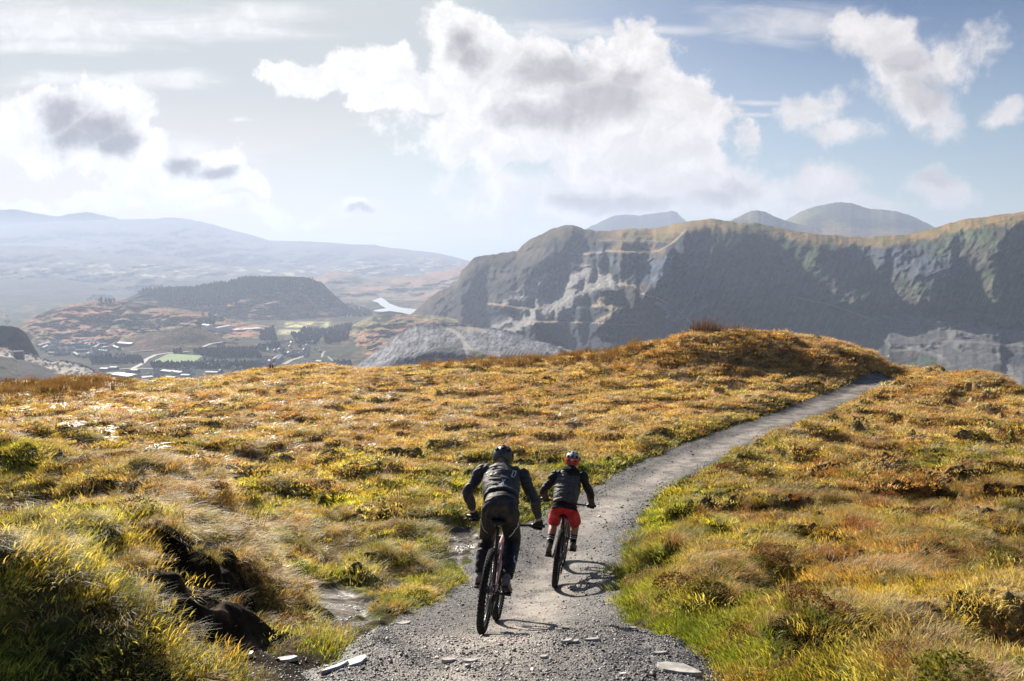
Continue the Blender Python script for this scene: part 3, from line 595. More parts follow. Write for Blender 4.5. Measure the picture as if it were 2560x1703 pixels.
def ball(c, r, n=14, m=10, rot=None):
    r = (r, r, r) if not hasattr(r, '__len__') else r; V = []; F_ = []; c = A3(c)
    for i in range(m+1):
        th = math.pi*i/m
        for k in range(n):
            a = 2*math.pi*k/n; d = A3((r[0]*math.sin(th)*math.cos(a), r[1]*math.sin(th)*math.sin(a), r[2]*math.cos(th)))
            if rot is not None: d = rot@d
            V.append(c+d)
    for i in range(m):
        for k in range(n): F_.append((i*n+k, (i+1)*n+k, (i+1)*n+(k+1) % n, i*n+(k+1) % n))
    return V, F_
def box(c, s, rot=None):
    c = A3(c); V = []
    for z in (-1, 1):
        for y in (-1, 1):
            for x in (-1, 1):
                d = A3((x*s[0]/2, y*s[1]/2, z*s[2]/2)); V.append(c+(rot@d if rot is not None else d))
    return V, [(0,2,3,1),(4,5,7,6),(0,1,5,4),(2,6,7,3),(0,4,6,2),(1,3,7,5)]
def join(*gs):
    V = []; F_ = []
    for v, f in gs: b = len(V); V += list(v); F_ += [tuple(b+i for i in q) for q in f]
    return V, F_
def xf(g, M):
    return [M[:3, :3]@A3(v)+M[:3, 3] for v in g[0]], g[1]
def mk(name, g, mat, parent=None, smooth=True, bev=0):
    me = bpy.data.meshes.new(name); me.from_pydata([tuple(v) for v in g[0]], [], g[1]); me.update()
    bm = bmesh.new(); bm.from_mesh(me); bmesh.ops.remove_doubles(bm, verts=bm.verts, dist=1e-6)
    if bev: bmesh.ops.bevel(bm, geom=list(bm.edges), offset=bev, segments=2, affect='EDGES')
    bmesh.ops.recalc_face_normals(bm, faces=bm.faces); bm.to_mesh(me); bm.free(); return link(name, me, mat, parent, smooth)
def fuse(name, gs, mat, parent, voxel=.01, smooth=4, wr=0, wsc=14, off=(0, 0, 0), colfn=None):
    """union of closed lofts -> one continuous skin"""
    me = bpy.data.meshes.new('tmp'); V, F_ = join(*gs); me.from_pydata([tuple(v) for v in V], [], F_); me.update()
    o = bpy.data.objects.new('tmp', me); COL.objects.link(o); r = o.modifiers.new('r', 'REMESH'); r.mode = 'VOXEL'; r.voxel_size = voxel; r.use_smooth_shade = True
    s = o.modifiers.new('s', 'SMOOTH'); s.iterations = smooth; s.factor = .6
    dg = bpy.context.evaluated_depsgraph_get(); dg.update(); m2 = bpy.data.meshes.new_from_object(o.evaluated_get(dg)); bpy.data.objects.remove(o); bpy.data.meshes.remove(me)
    n = len(m2.vertices); co = np.empty(n*3, np.float32); m2.vertices.foreach_get('co', co); co = co.reshape(-1, 3).astype(float); no = np.empty(n*3, np.float32); m2.vertices.foreach_get('normal', no); no = no.reshape(-1, 3)
    if wr:
        q = co*wsc; w = ridged(q[:, 0]*.55+q[:, 1]*.2, q[:, 2]*1.5+q[:, 1], 4, 900)-.55; co = co+no*(w*wr)[:, None]; m2.vertices.foreach_set('co', co.astype(np.float32).ravel()); m2.update()
    if colfn is not None:
        c = np.ones((n, 4), np.float32); c[:, :3] = colfn(co, no); a = m2.color_attributes.new('Col', 'FLOAT_COLOR', 'POINT'); a.data.foreach_set('color', c.ravel())
    m2.name = name; m2.materials.clear(); return link(name, m2, mat, parent, True)

M_tyre = mat_basic('tyre_rubber', (.018,.017,.017), .75, spec=.3, var=.5, vscale=30); M_rim = mat_basic('dark_rim', (.10,.10,.105), .3, spec=.6, metal=.6)
M_black = mat_basic('black_metal', (.018,.018,.02), .4, spec=.5); M_steel = mat_basic('steel', (.35,.35,.36), .3, metal=.9); M_pink = mat_basic('pink_paint', (.62,.32,.34), .35, spec=.5, var=.1, vscale=20, coat=.4)
M_copper = mat_basic('dark_bronze_paint', (.12,.085,.06), .3, spec=.5, var=.2, vscale=10, coat=.5); M_sad = mat_basic('saddle_cover', (.02,.019,.018), .5, var=.3, vscale=20)
def bike(name, Mx, paint, label, spec):
    root = empty(name, (0, 0, 0), label, 'bicycle'); root.matrix_world = Mx
    WB, rw = 1.2, .375
    def wheel(y):
        rim = []
        rm, rf = tube([(0, y+.305*math.cos(a), rw+.305*math.sin(a)) for a in np.linspace(0, 2*math.pi, 49)], [(.016, .013)]*49, 8, (1, 0, 0), 1, False)
        w = mk('wheel', (rm, rf), M_rim, root)
        g = [tube([(0, y+.342*math.cos(a), rw+.342*math.sin(a)) for a in np.linspace(0, 2*math.pi, 65)], [(.030, .029)]*65, 12, (1, 0, 0), 1, False)]
        for i in range(64):
            a = 2*math.pi*i/64
            for k, (ang, sx, off) in enumerate(((0, .018, 0), (.75, .012, .5), (-.75, .012, .5), (1.35, .009, 0), (-1.35, .009, 0))):
                aa = a+off*2*math.pi/64; rr = .342+.0305*math.cos(ang); x = .0305*math.sin(ang)
                rot = np.array(Matrix.Rotation(aa-math.pi/2, 3, 'X')@Matrix.Rotation(ang, 3, 'Y')); g.append(box((x, y+rr*math.cos(aa), rw+rr*math.sin(aa)), (sx, .014, .008), rot))
        mk('tyre', join(*g), M_tyre, w, False)
        sp = []
        for i in range(28):
            a = 2*math.pi*i/28; b = a+(.35 if i % 2 else -.35); sx = .028 if i % 4 < 2 else -.028
            sp.append(tube([(sx, y+.028*math.cos(b), rw+.028*math.sin(b)), (0, y+.30*math.cos(a), rw+.30*math.sin(a))], .0013, 4, (1, 0, 0), 1))
        mk('spokes', join(*sp), M_steel, w); mk('hub', tube([(-.055, y, rw), (-.035, y, rw), (-.03, y, rw), (.03, y, rw), (.035, y, rw), (.055, y, rw)], [.012, .014, .028, .028, .014, .012], 12, (0, 1, 0), 1), M_black, w)
        dr = [tube([(-.04, y+.085*math.cos(a), rw+.085*math.sin(a)) for a in np.linspace(0, 2*math.pi, 33)], [(.0015, .010)]*33, 6, (1, 0, 0), 1, False)]+[tube([(-.04, y, rw), (-.04, y+.085*math.cos(a), rw+.085*math.sin(a))], .004, 5, (1, 0, 0), 1) for a in np.linspace(0, 5.2, 6)]
        mk('brake_disc', join(*dr), M_steel, w); return w
    wheel(0); wheel(WB)
    BB = (0, .435, .345); HT0 = (0, .945, .80); HT1 = (0, .90, .93); ST = (0, .30, .70)
    fr = [tube([HT0, HT1], .024, 12, sub=1), tube([(0, .93, .83), (0, .72, .56), BB], [(.026, .030), (.030, .034), (.03, .035)], 12), tube([(0, .91, .90), (0, .62, .79), (0, .33, .70)], [(.020, .024), (.017, .022), (.016, .018)], 12),
          tube([BB, (0, .36, .52), ST], [.024, .02, .018], 12), ball(BB, (.045, .035, .035))]
    mk('frame', join(*fr), paint, root)
    st = []
    for s in (-1, 1): st += [tube([(s*.035, .40, .37), (s*.055, .25, .40), (s*.072, .0, .375)], [(.009, .014)]*3, 8), tube([(s*.02, .36, .60), (s*.045, .22, .60), (s*.072, .0, .385)], [(.008, .011)]*3, 8)]
    st.append(tube([(0, .36, .58), (0, .30, .62)], .014, 8, sub=1)); mk('rear_triangle', join(*st), paint, root)
    mk('shock', join(tube([(0, .40, .58), (0, .50, .64)], .020, 10, sub=1), tube([(0, .50, .64), (0, .62, .72)], .012, 10, sub=1)), M_black, root)
    fk = []
    for s in (-1, 1): fk += [tube([(s*.062, WB, rw), (s*.062, WB-.13, rw+.26)], [.016, .021], 10, sub=1), tube([(s*.062, WB-.12, rw+.24), (s*.062, WB-.235, .84)], .0165, 10, sub=1)]
    fk += [tube([(-.075, WB-.235, .83), (0, WB-.245, .85), (.075, WB-.235, .83)], [.02, .024, .02], 10), tube([(-.062, WB-.13, rw+.30), (0, WB-.12, rw+.36), (.062, WB-.13, rw+.30)], .012, 8)]
    mk('fork', join(*fk), M_black, root)
    bz, by, bx = spec['bar']
    mk('stem', join(tube([HT1, (0, .885, bz-.03)], .019, 10, sub=1), tube([(0, .885, bz-.035), (0, by+.045, bz-.015)], .019, 10, sub=1)), M_black, root)
    hb = mk('handlebar', tube([(-bx-.06, by-.012, bz+.005), (-bx+.05, by+.005, bz), (-.10, by+.045, bz-.018), (.10, by+.045, bz-.018), (bx-.05, by+.005, bz), (bx+.06, by-.012, bz+.005)], [.0115, .0115, .0155, .0155, .0115, .0115], 10, (0, 0, 1)), M_black, root)
    for s in (-1, 1):
        mk('grip', tube([(s*(bx-.07), by+.007, bz), (s*(bx+.065), by-.013, bz+.005)], .017, 12, (0, 0, 1), 1), M_black, hb)
        mk('brake_lever', join(tube([(s*(bx-.10), by+.02, bz-.004), (s*(bx-.09), by+.06, bz-.016)], .011, 8, sub=1), tube([(s*(bx-.09), by+.06, bz-.016), (s*(bx-.03), by+.07, bz-.03), (s*(bx+.03), by+.055, bz-.032)], [.006, .005, .005], 6)), M_black, hb)
    sz, sy = spec['saddle']
    mk('seatpost', join(tube([ST, (0, sy+.02, sz-.05)], .0155, 10, sub=1), box((0, sy+.02, sz-.045), (.04, .05, .02))), M_black, root)
    sd = fuse('saddle', [tube([(0, sy-.13, sz), (0, sy-.09, sz+.004), (0, sy-.02, sz), (0, sy+.06, sz-.006), (0, sy+.14, sz-.012)], [(.05, .014), (.070, .022), (.055, .022), (.03, .018), (.018, .013)], 16)], M_sad, root, .006, 2)
    mk('saddle_rail', join(*[tube([(s*.022, sy-.10, sz-.02), (s*.022, sy-.03, sz-.045), (s*.022, sy+.05, sz-.042), (s*.012, sy+.12, sz-.022)], .004, 6) for s in (-1, 1)]), M_steel, root)
    ca = spec['crank']; cr = []
    for s, a in ((-1, ca), (1, ca+math.pi)):
        e = (s*.085, .435+.17*math.cos(a), .345+.17*math.sin(a)); cr.append(tube([(s*.06, .435, .345), (s*.075, .435+.09*math.cos(a), .345+.09*math.sin(a)), e], [(.008, .017), (.008, .013), (.009, .014)], 8))
    cr.append(tube([(-.06, .435, .345), (.06, .435, .345)], .015, 10, (0, 1, 0), 1)); cr.append(tube([(.045, .435+.062*math.cos(a), .345+.062*math.sin(a)) for a in np.linspace(0, 2*math.pi, 33)], [(.003, .012)]*33, 6, (1, 0, 0), 1, False))
    ck = mk('crank', join(*cr), M_black, root)
    for s, a in ((-1, ca), (1, ca+math.pi)): mk('pedal', box((s*.145, .435+.17*math.cos(a), .345+.17*math.sin(a)), (.10, .10, .018)), M_black, ck, False, .004)
    cs = [tube([(.030+.0035*i, (.045-.005*i)*1.4*math.cos(a), rw+(.045-.005*i)*1.4*math.sin(a)) for a in np.linspace(0, 2*math.pi, 25)], [(.0012, .008)]*25, 5, (1, 0, 0), 1, False) for i in range(7)]; mk('cassette', join(*cs), M_steel, root)
    mk('derailleur', join(box((.062, .015, rw-.09), (.016, .045, .06)), tube([(.06, .02, rw-.11), (.055, .06, rw-.20)], [.012, .010], 8, sub=1), ball((.055, .06, rw-.20), (.008, .02, .02)), tube([(.085, 0, rw), (.075, .01, rw-.08)], [.012, .014], 8, sub=1)), M_black, root)
    c1 = [(.045, .435, .345+.067), (.045, .0, rw+.062)]; c2 = [(.045, .435, .345-.067), (.055, .07, rw-.205)]; mk('chain', join(tube(c1, (.0035,)*2, 5, sub=1), tube(c2, (.0035,)*2, 5, sub=1)), M_steel, root)
    mk('brake_caliper', box((-.055, .07, .45), (.03, .05, .035)), M_black, root, False, .004)
    return root
def frame_of(Rc, Yr_, Fc, topu):
    R0 = np.array(PX(*Rc, Yr_)); Fp = None
    for Y in np.linspace(Yr_+.3, Yr_+1.6, 1200):
        Fp = np.array(PX(*Fc, Y))
        if np.linalg.norm(Fp-R0) >= 1.2: break
    for c in (R0, Fp): c[2] = float(ground_z(c[0], c[1]))+.002
    y = Fp-R0; y /= np.linalg.norm(y); best = None
    for ln in np.linspace(-12, 12, 97):
        up = np.array([math.sin(R(ln)), 0, math.cos(R(ln))]); x = np.cross(y, up); x /= np.linalg.norm(x); z = np.cross(x, y); e = abs(proj(*(R0+z*.75))[0]-topu)
        if best is None or e < best[0]: best = (e, x, z)
    M = np.eye(4); M[:3, 0] = best[1]; M[:3, 1] = y; M[:3, 2] = best[2]; M[:3, 3] = R0; return M
def LJ(M, u, v, yl):
    """photo point at a given distance along the bicycle -> bicycle-local coordinates"""
    p, q = ray(u, v); d = A3((p, 1, q)); n = M[:3, 1]; t = (yl+np.dot(n, M[:3, 3]))/np.dot(n, d); P = d*t
    return M[:3, :3].T@(P-M[:3, 3])
skin_m = mat_basic('skin', (.52,.30,.24), .55, spec=.3, var=.12, vscale=30)
def hand_geo(w, g, s, up=(0, 0, 1)):
    """gloved hand closed on a bar running along x. w wrist, g grip centre, s side (-1 left)"""
    w, g = A3(w), A3(g); G = []
    kn = g+A3((0, .012, .036)); G.append(tube([w, w*.55+kn*.45+A3((0, 0, .006)), kn], [(.026, .020), (.038, .019), (.041, .016)], 12, (1, 0, 0)))
    for i, L in enumerate((.92, 1.0, .95, .8)):
        x = (i-1.5)*.0205*(-s); c = g+A3((x, 0, 0)); r = .0092 if i < 3 else .008
        pts = [kn+A3((x, -.005, 0)), c+A3((0, .033, .022)), c+A3((0, .037*L, -.004)), c+A3((0, .022*L, -.028)), c+A3((0, -.002, -.031*L))]
        G.append(tube(pts, [r*1.15, r*1.1, r, r, r*.85], 8, (1, 0, 0), 3))
    G.append(tube([w*.6+g*.4+A3((-s*.02, 0, .0)), g+A3((-s*.048, -.018, .006)), g+A3((-s*.052, .006, -.018)), g+A3((-s*.035, .026, -.022))], [.015, .012, .0105, .009], 8, (0, 1, 0), 3))
    return G
def dirs(a, b): d = A3(b)-A3(a); return d/np.linalg.norm(d)
def shoe_geo(ank, toe, s):
    a, t = A3(ank), A3(toe); f = t-a; f = f/np.linalg.norm(f)
    side = A3((1, 0, 0)); upv = np.cross(side, f); upv /= np.linalg.norm(upv)
    if upv[2] < 0: upv = -upv
    heel = a-f*.045-upv*.055; ball_ = t-f*.06-upv*.008
    up = [tube([heel, a*.55+ball_*.45-upv*.035, ball_, t], [(.034, .036), (.040, .040), (.047, .027), (.028, .016)], 14, side), tube([heel+upv*.02+f*.02, a+upv*.035+f*.0], [(.034, .036), (.037, .043)], 12, side, 1)]
    sole = [tube([heel-upv*.034, a*.5+ball_*.5-upv*.058, ball_-upv*.026, t-upv*.010+f*.008], [(.034, .011), (.036, .012), (.050, .011), (.032, .009)], 14, side)]
    return up, sole
def patch(name, polys, origin, ex, ey, nrm, bvh, mat, parent, lift=.004, lim=.4):
    """flat figure projected onto the cloth"""
    V = []; F_ = []; bad = set()
    for pg in polys:
        bm = bmesh.new(); vs = [bm.verts.new((x, y, 0)) for x, y in pg]; bm.faces.new(vs); bmesh.ops.triangulate(bm, faces=bm.faces)
        for _ in range(2): bmesh.ops.subdivide_edges(bm, edges=bm.edges, cuts=1, use_grid_fill=True)
        bmesh.ops.triangulate(bm, faces=bm.faces); bm.verts.index_update(); b = len(V)
        for v in bm.verts:
            P = Vector(origin)+Vector(ex)*v.co.x+Vector(ey)*v.co.y; h = bvh.ray_cast(P+Vector(nrm)*.45, -Vector(nrm)); ok_ = h[0] is not None and (h[0]-P).length < lim; V.append(np.array(h[0]+Vector(nrm)*lift) if ok_ else np.array(P)); bad.add(b+v.index) if not ok_ else None
        F_ += [tuple(b+v.index for v in f.verts) for f in bm.faces if not any(b+v.index in bad for v in f.verts)]; bm.free()
    return mk(name, (V, F_), mat, parent)
def helmet(parent, c, fwd, w, shell_mat, low_mat, split, extra):
    """c centre, fwd looking direction"""
    f = A3(fwd)/np.linalg.norm(fwd); x = np.cross(f, (0, 0, 1)); x /= np.linalg.norm(x); u = np.cross(x, f); M = np.stack([x, f, u], 1); T = lambda p: A3(c)+M@A3(p)
    def surf(az, el, k=1.0):       # az 0 = back, el from rim
        a = R(az); e = R(el); rx, ry, rz = w*.5*k, w*.64*k, w*.56*k
        return (math.sin(a)*math.cos(e)*rx, -math.cos(a)*math.cos(e)*ry, math.sin(e)*rz)
    n, m = 48, 20; V = []; F_ = []
    def low(az): b = abs(((az+180) % 360)-180); return -37+9*math.exp(-((b)/28)**2)-6*math.exp(-((b-65)/25)**2) if b < 100 else -30+26*min((b-100)/50, 1)
    for k in (1.0, .86):
        for i in range(m+1):
            for j in range(n):
                az = 360*j/n; el = low(az)+(90-low(az))*i/m
                rib = 1+.022*math.cos(R(az)*6)*math.cos(R(el))*(k == 1.0); V.append(T(surf(az, el, k*rib)))
    for i in range(m):
        for j in range(n):
            a, b = i*n+j, i*n+(j+1) % n; F_.append((a, b, b+n, a+n)); o = (m+1)*n; F_.append((o+a, o+a+n, o+b+n, o+b))
    for j in range(n): a, b = j, (j+1) % n; o = (m+1)*n; F_.append((a, o+a, o+b, b))
    h = mk('helmet', (V, F_), shell_mat, parent)
    if low_mat is not None:
        V = []; F_ = []
        for i in range(9):
            for j in range(n): az = 360*j/n; el = low(az)-.5+(split-low(az))*i/8; V.append(T(surf(az, el, 1.03)))
        for i in range(8):
            for j in range(n): a, b = i*n+j, i*n+(j+1) % n; F_.append((a, b, b+n, a+n))
        mk('lower_shell', (V, F_), low_mat, h)
    vents = [(0,24,11,10), (-38,18,12,9), (38,18,12,9), (-74,12,9,11), (74,12,9,11), (0,58,12,11), (-60,54,14,9), (60,54,14,9), (-110,12,8,12), (110,12,8,12)]+([(-30,-8,9,4), (30,-8,9,4)] if low_mat is not None else [])
    for az, el, da, de in vents:
        V = []; 
        for k in range(12): a = 2*math.pi*k/12; V.append(T(surf(az+da*math.copysign(abs(math.cos(a))**.6, math.cos(a)), el+de*math.copysign(abs(math.sin(a))**.6, math.sin(a)), 1.055)))
        V2 = [T((M.T@(v-A3(c)))*.93) for v in V]
        mk('vent', (V+V2, [tuple(range(12))]+[(k, (k+1) % 12, 12+(k+1) % 12, 12+k) for k in range(12)]), M_void, h)
    pk = [T(surf(180+az, 8, s)) for s in (1.02, 1.38) for az in np.linspace(-48, 48, 9)]; pk2 = [p+u*.006 for p in pk]
    F_ = [(i, i+1, i+10, i+9) for i in range(8)]+[(18+i, 27+i, 28+i, 19+i) for i in range(8)]+[(9+i, 10+i, 28+i, 27+i) for i in range(8)]; mk('visor', (pk+pk2, F_), shell_mat, h)
    if extra == 'strap':
        V = []; F_ = []
        for j, az in enumerate(np.linspace(-115, 115, 41)):
            sl_ = 26-18*abs(az)/115
            for de in (-4.5, 4.5): V.append(T(surf(az, sl_+28*math.cos(R(az))+de, 1.06)))
        F_ = [(2*j, 2*j+1, 2*j+3, 2*j+2) for j in range(40)]; mk('goggle_strap', (V, F_), M_orange, h)
    if extra == 'badge': mk('badge', join(ball(T(surf(0, -3, 1.05)), (.016, .006, .016))), M_white, h)
    return h
M_void = mat_basic('helmet_vent', (.006,.006,.007), .8); M_orange = mat_basic('orange_strap', (.45,.13,.04), .6); M_white = mat_basic('white_print', (.75,.76,.78), .5); M_grayprint = mat_basic('grey_print', (.11,.11,.12), .5)
M_hel1 = mat_basic('olive_grey_helmet', (.055,.055,.05), .45, spec=.5, var=.1, vscale=20); M_hel2 = mat_basic('light_grey_helmet', (.50,.49,.48), .35, spec=.5, coat=.3); M_red = mat_basic('red_shell', (.60,.035,.03), .3, spec=.5, coat=.4)
M_glove = mat_basic('black_glove', (.016,.015,.016), .7, bump=(60, .4, .002)); M_shoeA = mat_basic('muddy_grey_shoe', (.20,.17,.145), .8, var=.4, vscale=25); M_shoeB = mat_basic('dusty_olive_shoe', (.16,.145,.115), .8, var=.35, vscale=25); M_sole = mat_basic('dark_sole', (.02,.018,.017), .85)
def cloth(name, bump=.004): m = mat_vcol(name, .62, 22, .28, bump, 26, .35); return m
M_jack = cloth('charcoal_jacket', .008); M_trou = cloth('muddy_trousers', .007); M_jack2 = cloth('olive_jacket', .007); M_short = cloth('red_shorts', .008); M_knit = mat_basic('black_pad', (.012,.012,.013), .9)

def rider(M, J, fit, label):
    root = empty('person', (0, 0, 0), label, 'person'); root.matrix_world = Matrix(M.tolist())
    P = {k: A3(v) for k, v in J.items()}; pel, wai, che, nek, hed = P['pelvis'], P['waist'], P['chest'], P['neck'], P['head']; look = A3(fit['look']); look /= np.linalg.norm(look)
    B = []; w = fit['build']
    # body: pelvis - chest - neck - head, arms with hands, legs with feet
    B += [tube([pel-(wai-pel)*.4, pel, wai, che, nek], [(.09*w, .07*w), (.115*w, .085*w), (.115*w, .085*w), (.115*w, .085*w), (.062, .058)], 20)]
    hc = hed; up = np.cross(np.cross(look, (0, 0, 1)), look); up /= np.linalg.norm(up); side = np.cross(look, up)
    Mh = np.stack([side, look, up], 1); H = lambda x, y, z: hc+Mh@A3((x, y, z))
    B += [tube([nek, H(0, -.03, -.07)], [.060, .058], 14, sub=1), ball(H(0, 0, .01), (.078, .098, .105), rot=Mh), ball(H(0, .035, -.06), (.058, .07, .07), rot=Mh), tube([H(0, .095, .01), H(0, .122, -.032)], [.009, .016], 8, sub=1),
          ball(H(-.08, -.005, -.02), (.012, .022, .034), rot=Mh), ball(H(.08, -.005, -.02), (.012, .022, .034), rot=Mh), tube([H(-.025, .098, -.068), H(0, .105, -.067), H(.025, .098, -.068)], [.006, .009, .006], 6), ball(H(-.032, .084, .0), .014, rot=Mh), ball(H(.032, .084, .0), .014, rot=Mh)]
    for s, S in ((-1, 'L'), (1, 'R')):
        sh, el, wr, gr = P['sh'+S], P['el'+S], P['wr'+S], P['gr'+S]; hp, kn, an, to = P['hip'+S], P['kn'+S], P['an'+S], P['toe'+S]
        B += [tube([che*.5+nek*.5, sh, sh*.5+el*.5, el, el*.5+wr*.5, wr], [(.042, .042), .036, .036, .034, .034, .026], 14)]; B += hand_geo(wr, gr, s)
        B += [tube([pel+(hp-pel)*.6, hp, hp*.5+kn*.5, kn, kn*.55+an*.45, an*.85+kn*.15, an], [.065, .07, .068, .054, .056, .036, .034], 16), tube([an, an*.4+to*.6-A3((0, 0, .02)), to], [(.034, .04), (.040, .025), (.03, .015)], 10)]
    fuse('body', B, skin_m, root, .0065, 3)
    # jacket
    G = [tube([wai+(pel-wai)*fit['hem'], wai, wai*.45+che*.55, che, che*.4+nek*.6, nek+dirs(che, nek)*.015], [(.172*w, .140*w), (.162*w, .128*w), (.178*w, .128*w), (.182*w, .130*w), (.150*w, .115*w), (.080, .076)], 24)]
    for s, S in ((-1, 'L'), (1, 'R')):
        sh, el, wr = P['sh'+S], P['el'+S], P['wr'+S]; G += [tube([che*.55+nek*.45, sh+dirs(che, sh)*.004, sh*.5+el*.5, el, el*.5+wr*.5, wr-dirs(el, wr)*fit['cuff']], [(.080, .080), (.062, .062), .055, .052, .046, .038], 16)]
    jk = fuse('jacket', G, fit['jmat'], root, .009, 4, .022, 16, colfn=fit['jcol'](P))
    if fit.get('hood'):
        n0 = nek; d = dirs(che, nek); fuse('hood', [tube([n0-d*.02+A3((-.10, -.0, -.02)), n0+A3((-.06, -.055, -.0)), n0+A3((0, -.085, -.01)), n0+A3((.06, -.055, .0)), n0+A3((.10, .0, -.02))], [.04, .055, .062, .055, .04], 12, (0, 1, 0)), tube([n0-d*.01, n0+d*.045], [(.085, .08), (.075, .072)], 14, sub=1)], M_knit, root, .008, 3, .014, 20)
    # trousers or shorts
    L = fit['leg']; G = [tube([wai*.55+pel*.45, pel, pel+(pel-wai)*.42+A3((0, 0, -.03))], [(.150*w, .110*w), (.160*w, .128*w), (.12*w, .10*w)], 20)]
    for s, S in ((-1, 'L'), (1, 'R')):
        hp, kn, an = P['hip'+S], P['kn'+S], P['an'+S]; G += [ball(hp+A3((-s*.018, -.035, -.03)), (.072*w, .076*w, .09*w))]
        if L == 'long': G += [tube([pel+(hp-pel)*.6, hp, hp*.5+kn*.5, kn, kn*.6+an*.4, an*.8+kn*.2, an+(kn-an)*.06], [.082, .093, .088, .078, .076, .060, .055], 18)]
        else: G += [tube([pel+(hp-pel)*.6, hp, hp*.5+kn*.5, kn+(an-kn)*.10], [.076, .088, .084, .080], 18)]
    tr = fuse('trousers' if L == 'long' else 'shorts', G, fit['tmat'], root, .009, 4, .016, 17, colfn=fit['tcol'](P))
    if L != 'long':
        fuse('undershirt', [tube([wai*.4+pel*.6, pel+(pel-wai)*.28], [(.168*w, .138*w), (.172*w, .142*w)], 22, sub=1)], M_knit, root, .009, 2, .008, 18)
        for S in 'LR':
            kn, an, hp = P['kn'+S], P['an'+S], P['hip'+S]
            fuse('knee_pad', [tube([kn+(hp-kn)*.12, kn, kn+(an-kn)*.20], [.074, .072, .060], 16)], M_knit, root, .008, 2, .005, 20)
            so = fuse('sock', [tube([an+(kn-an)*.40, an+(kn-an)*.2, an, an+(an-kn)*.05], [.052, .046, .043, .040], 14)], M_knit, root, .006, 2)
            mk('sock_stripe', tube([an+(kn-an)*.22, an+(kn-an)*.26], [.0485, .049], 20, sub=1, cap=False), M_white, so)
            mk('sock_stripe', tube([an+(kn-an)*.31, an+(kn-an)*.33], [.0505, .051], 20, sub=1, cap=False), M_white, so)
    for s, S in ((-1, 'L'), (1, 'R')):
        G = hand_geo(P['wr'+S], P['gr'+S], s); G = [(list(A3(v)+(A3(v)-0)*0 for v in g[0]), g[1]) for g in G]
        a = dirs(P['wr'+S], P['el'+S]); G.append(tube([P['wr'+S]+a*.01, P['wr'+S]-a*.02], [.032, .031], 12, sub=1)); gl = fuse('glove', G, M_glove, root, .0035, 1)
        cc = gl.data; co = np.empty(len(cc.vertices)*3, np.float32); no = co.copy(); cc.vertices.foreach_get('co', co); cc.vertices.foreach_get('normal', no); cc.vertices.foreach_set('co', co+no*.0035); cc.update()
        u_, s_ = shoe_geo(P['an'+S], P['toe'+S], s); so = fuse('shoe', u_, fit['smat'], root, .006, 2); fuse('sole', s_, M_sole, so, .005, 1)
    helmet(root, hc+up*.022, look, fit['hw'], *fit['hel'])
    return root, jk, tr, P

M1 = frame_of((1204, 1584), 6.75, (1240, 1552), 1233); M2 = frame_of((1387, 1463), 9.9, (1406, 1415), 1404)
bike('mountain_bike', Matrix(M1.tolist()), M_pink, 'pink full suspension mountain bike nearest the camera, under the rider in black', dict(bar=(1.0, .86, .335), saddle=(.975, .17), crank=0.0))
bike('mountain_bike', Matrix(M2.tolist()), M_copper, 'dark bronze mountain bike further along the path, under the rider in red shorts', dict(bar=(.955, .84, .325), saddle=(.90, .17), crank=math.pi+.12))
def legs(P, ca, hz, hy, kl, kr):
    for s, S, a, k in ((-1, 'L', ca, kl), (1, 'R', ca+math.pi, kr)):
        p = A3((s*.145, .435+.17*math.cos(a), .345+.17*math.sin(a))); back = math.cos(a) < 0
        P['hip'+S] = P['pelvis']+A3((s*.082, .01, -.03)); P['an'+S] = p+A3((0, -.10 if back else -.11, .135 if back else .115)); P['toe'+S] = p+A3((s*.012, .10, .022 if back else .035)); P['kn'+S] = A3(k)
g1 = dict(gL=(-.335, .86, 1.0), gR=(.335, .86, 1.0))
j1 = {k: LJ(M1, *t) for k, t in dict(pelvis=(1252, 1266, .17), waist=(1253, 1241, .34), chest=(1253, 1203, .52), neck=(1255, 1172, .67), head=(1256, 1148, .76), shL=(1207, 1175, .62), shR=(1303, 1184, .62), elL=(1169, 1230, .60), elR=(1336, 1250, .62)).items()}
j1.update(grL=g1['gL'], grR=g1['gR'], wrL=A3(g1['gL'])+A3((0, -.065, .05)), wrR=A3(g1['gR'])+A3((0, -.065, .05)))
legs(j1, 0.0, 0, 0, (-.135, .60, .83), (.125, .47, .84))
j2 = {k: LJ(M2, *t) for k, t in dict(pelvis=(1411, 1271, .15), waist=(1413, 1251, .20), chest=(1419, 1212, .38), neck=(1427, 1176, .50), head=(1431, 1153, .56), shL=(1391, 1186, .44), shR=(1454, 1188, .44), elL=(1359, 1227, .48), elR=(1476, 1235, .50)).items()}
j2.update(grL=(-.325, .84, .955), grR=(.325, .84, .955), wrL=(-.325, .77, .995), wrR=(.325, .77, .995))
legs(j2, math.pi+.12, 0, 0, (-.14, .50, .765), (.14, .53, .79))
def seg(co, a, b):
    a, b = A3(a), A3(b); d = b-a; t = np.clip(((co-a)@d)/(d@d), 0, 1); return np.linalg.norm(co-a-t[:, None]*d, axis=1)
def jc1(P):
    def f(co, no):
        c = np.tile(A3((.048,.049,.052)), (len(co), 1)); n = fbm(co[:, 0]*22, co[:, 2]*22+co[:, 1]*9, 4, 950); return mixc(c, (.075,.062,.05), sst(n, .52, .7)*.6)
    return f
def tc1(P):
    def f(co, no):
        c = np.tile(A3((.017,.017,.02)), (len(co), 1)); b = np.exp(-(((co-(P['pelvis']+A3((0, -.10, -.05))))/A3((.13, .2, .17)))**2).sum(1)); n = fbm(co[:, 0]*18, co[:, 2]*14, 4, 951)
        return mixc(c, (.085,.065,.045), np.clip(b*1.2*sst(n, .25, .6), 0, .9))
    return f
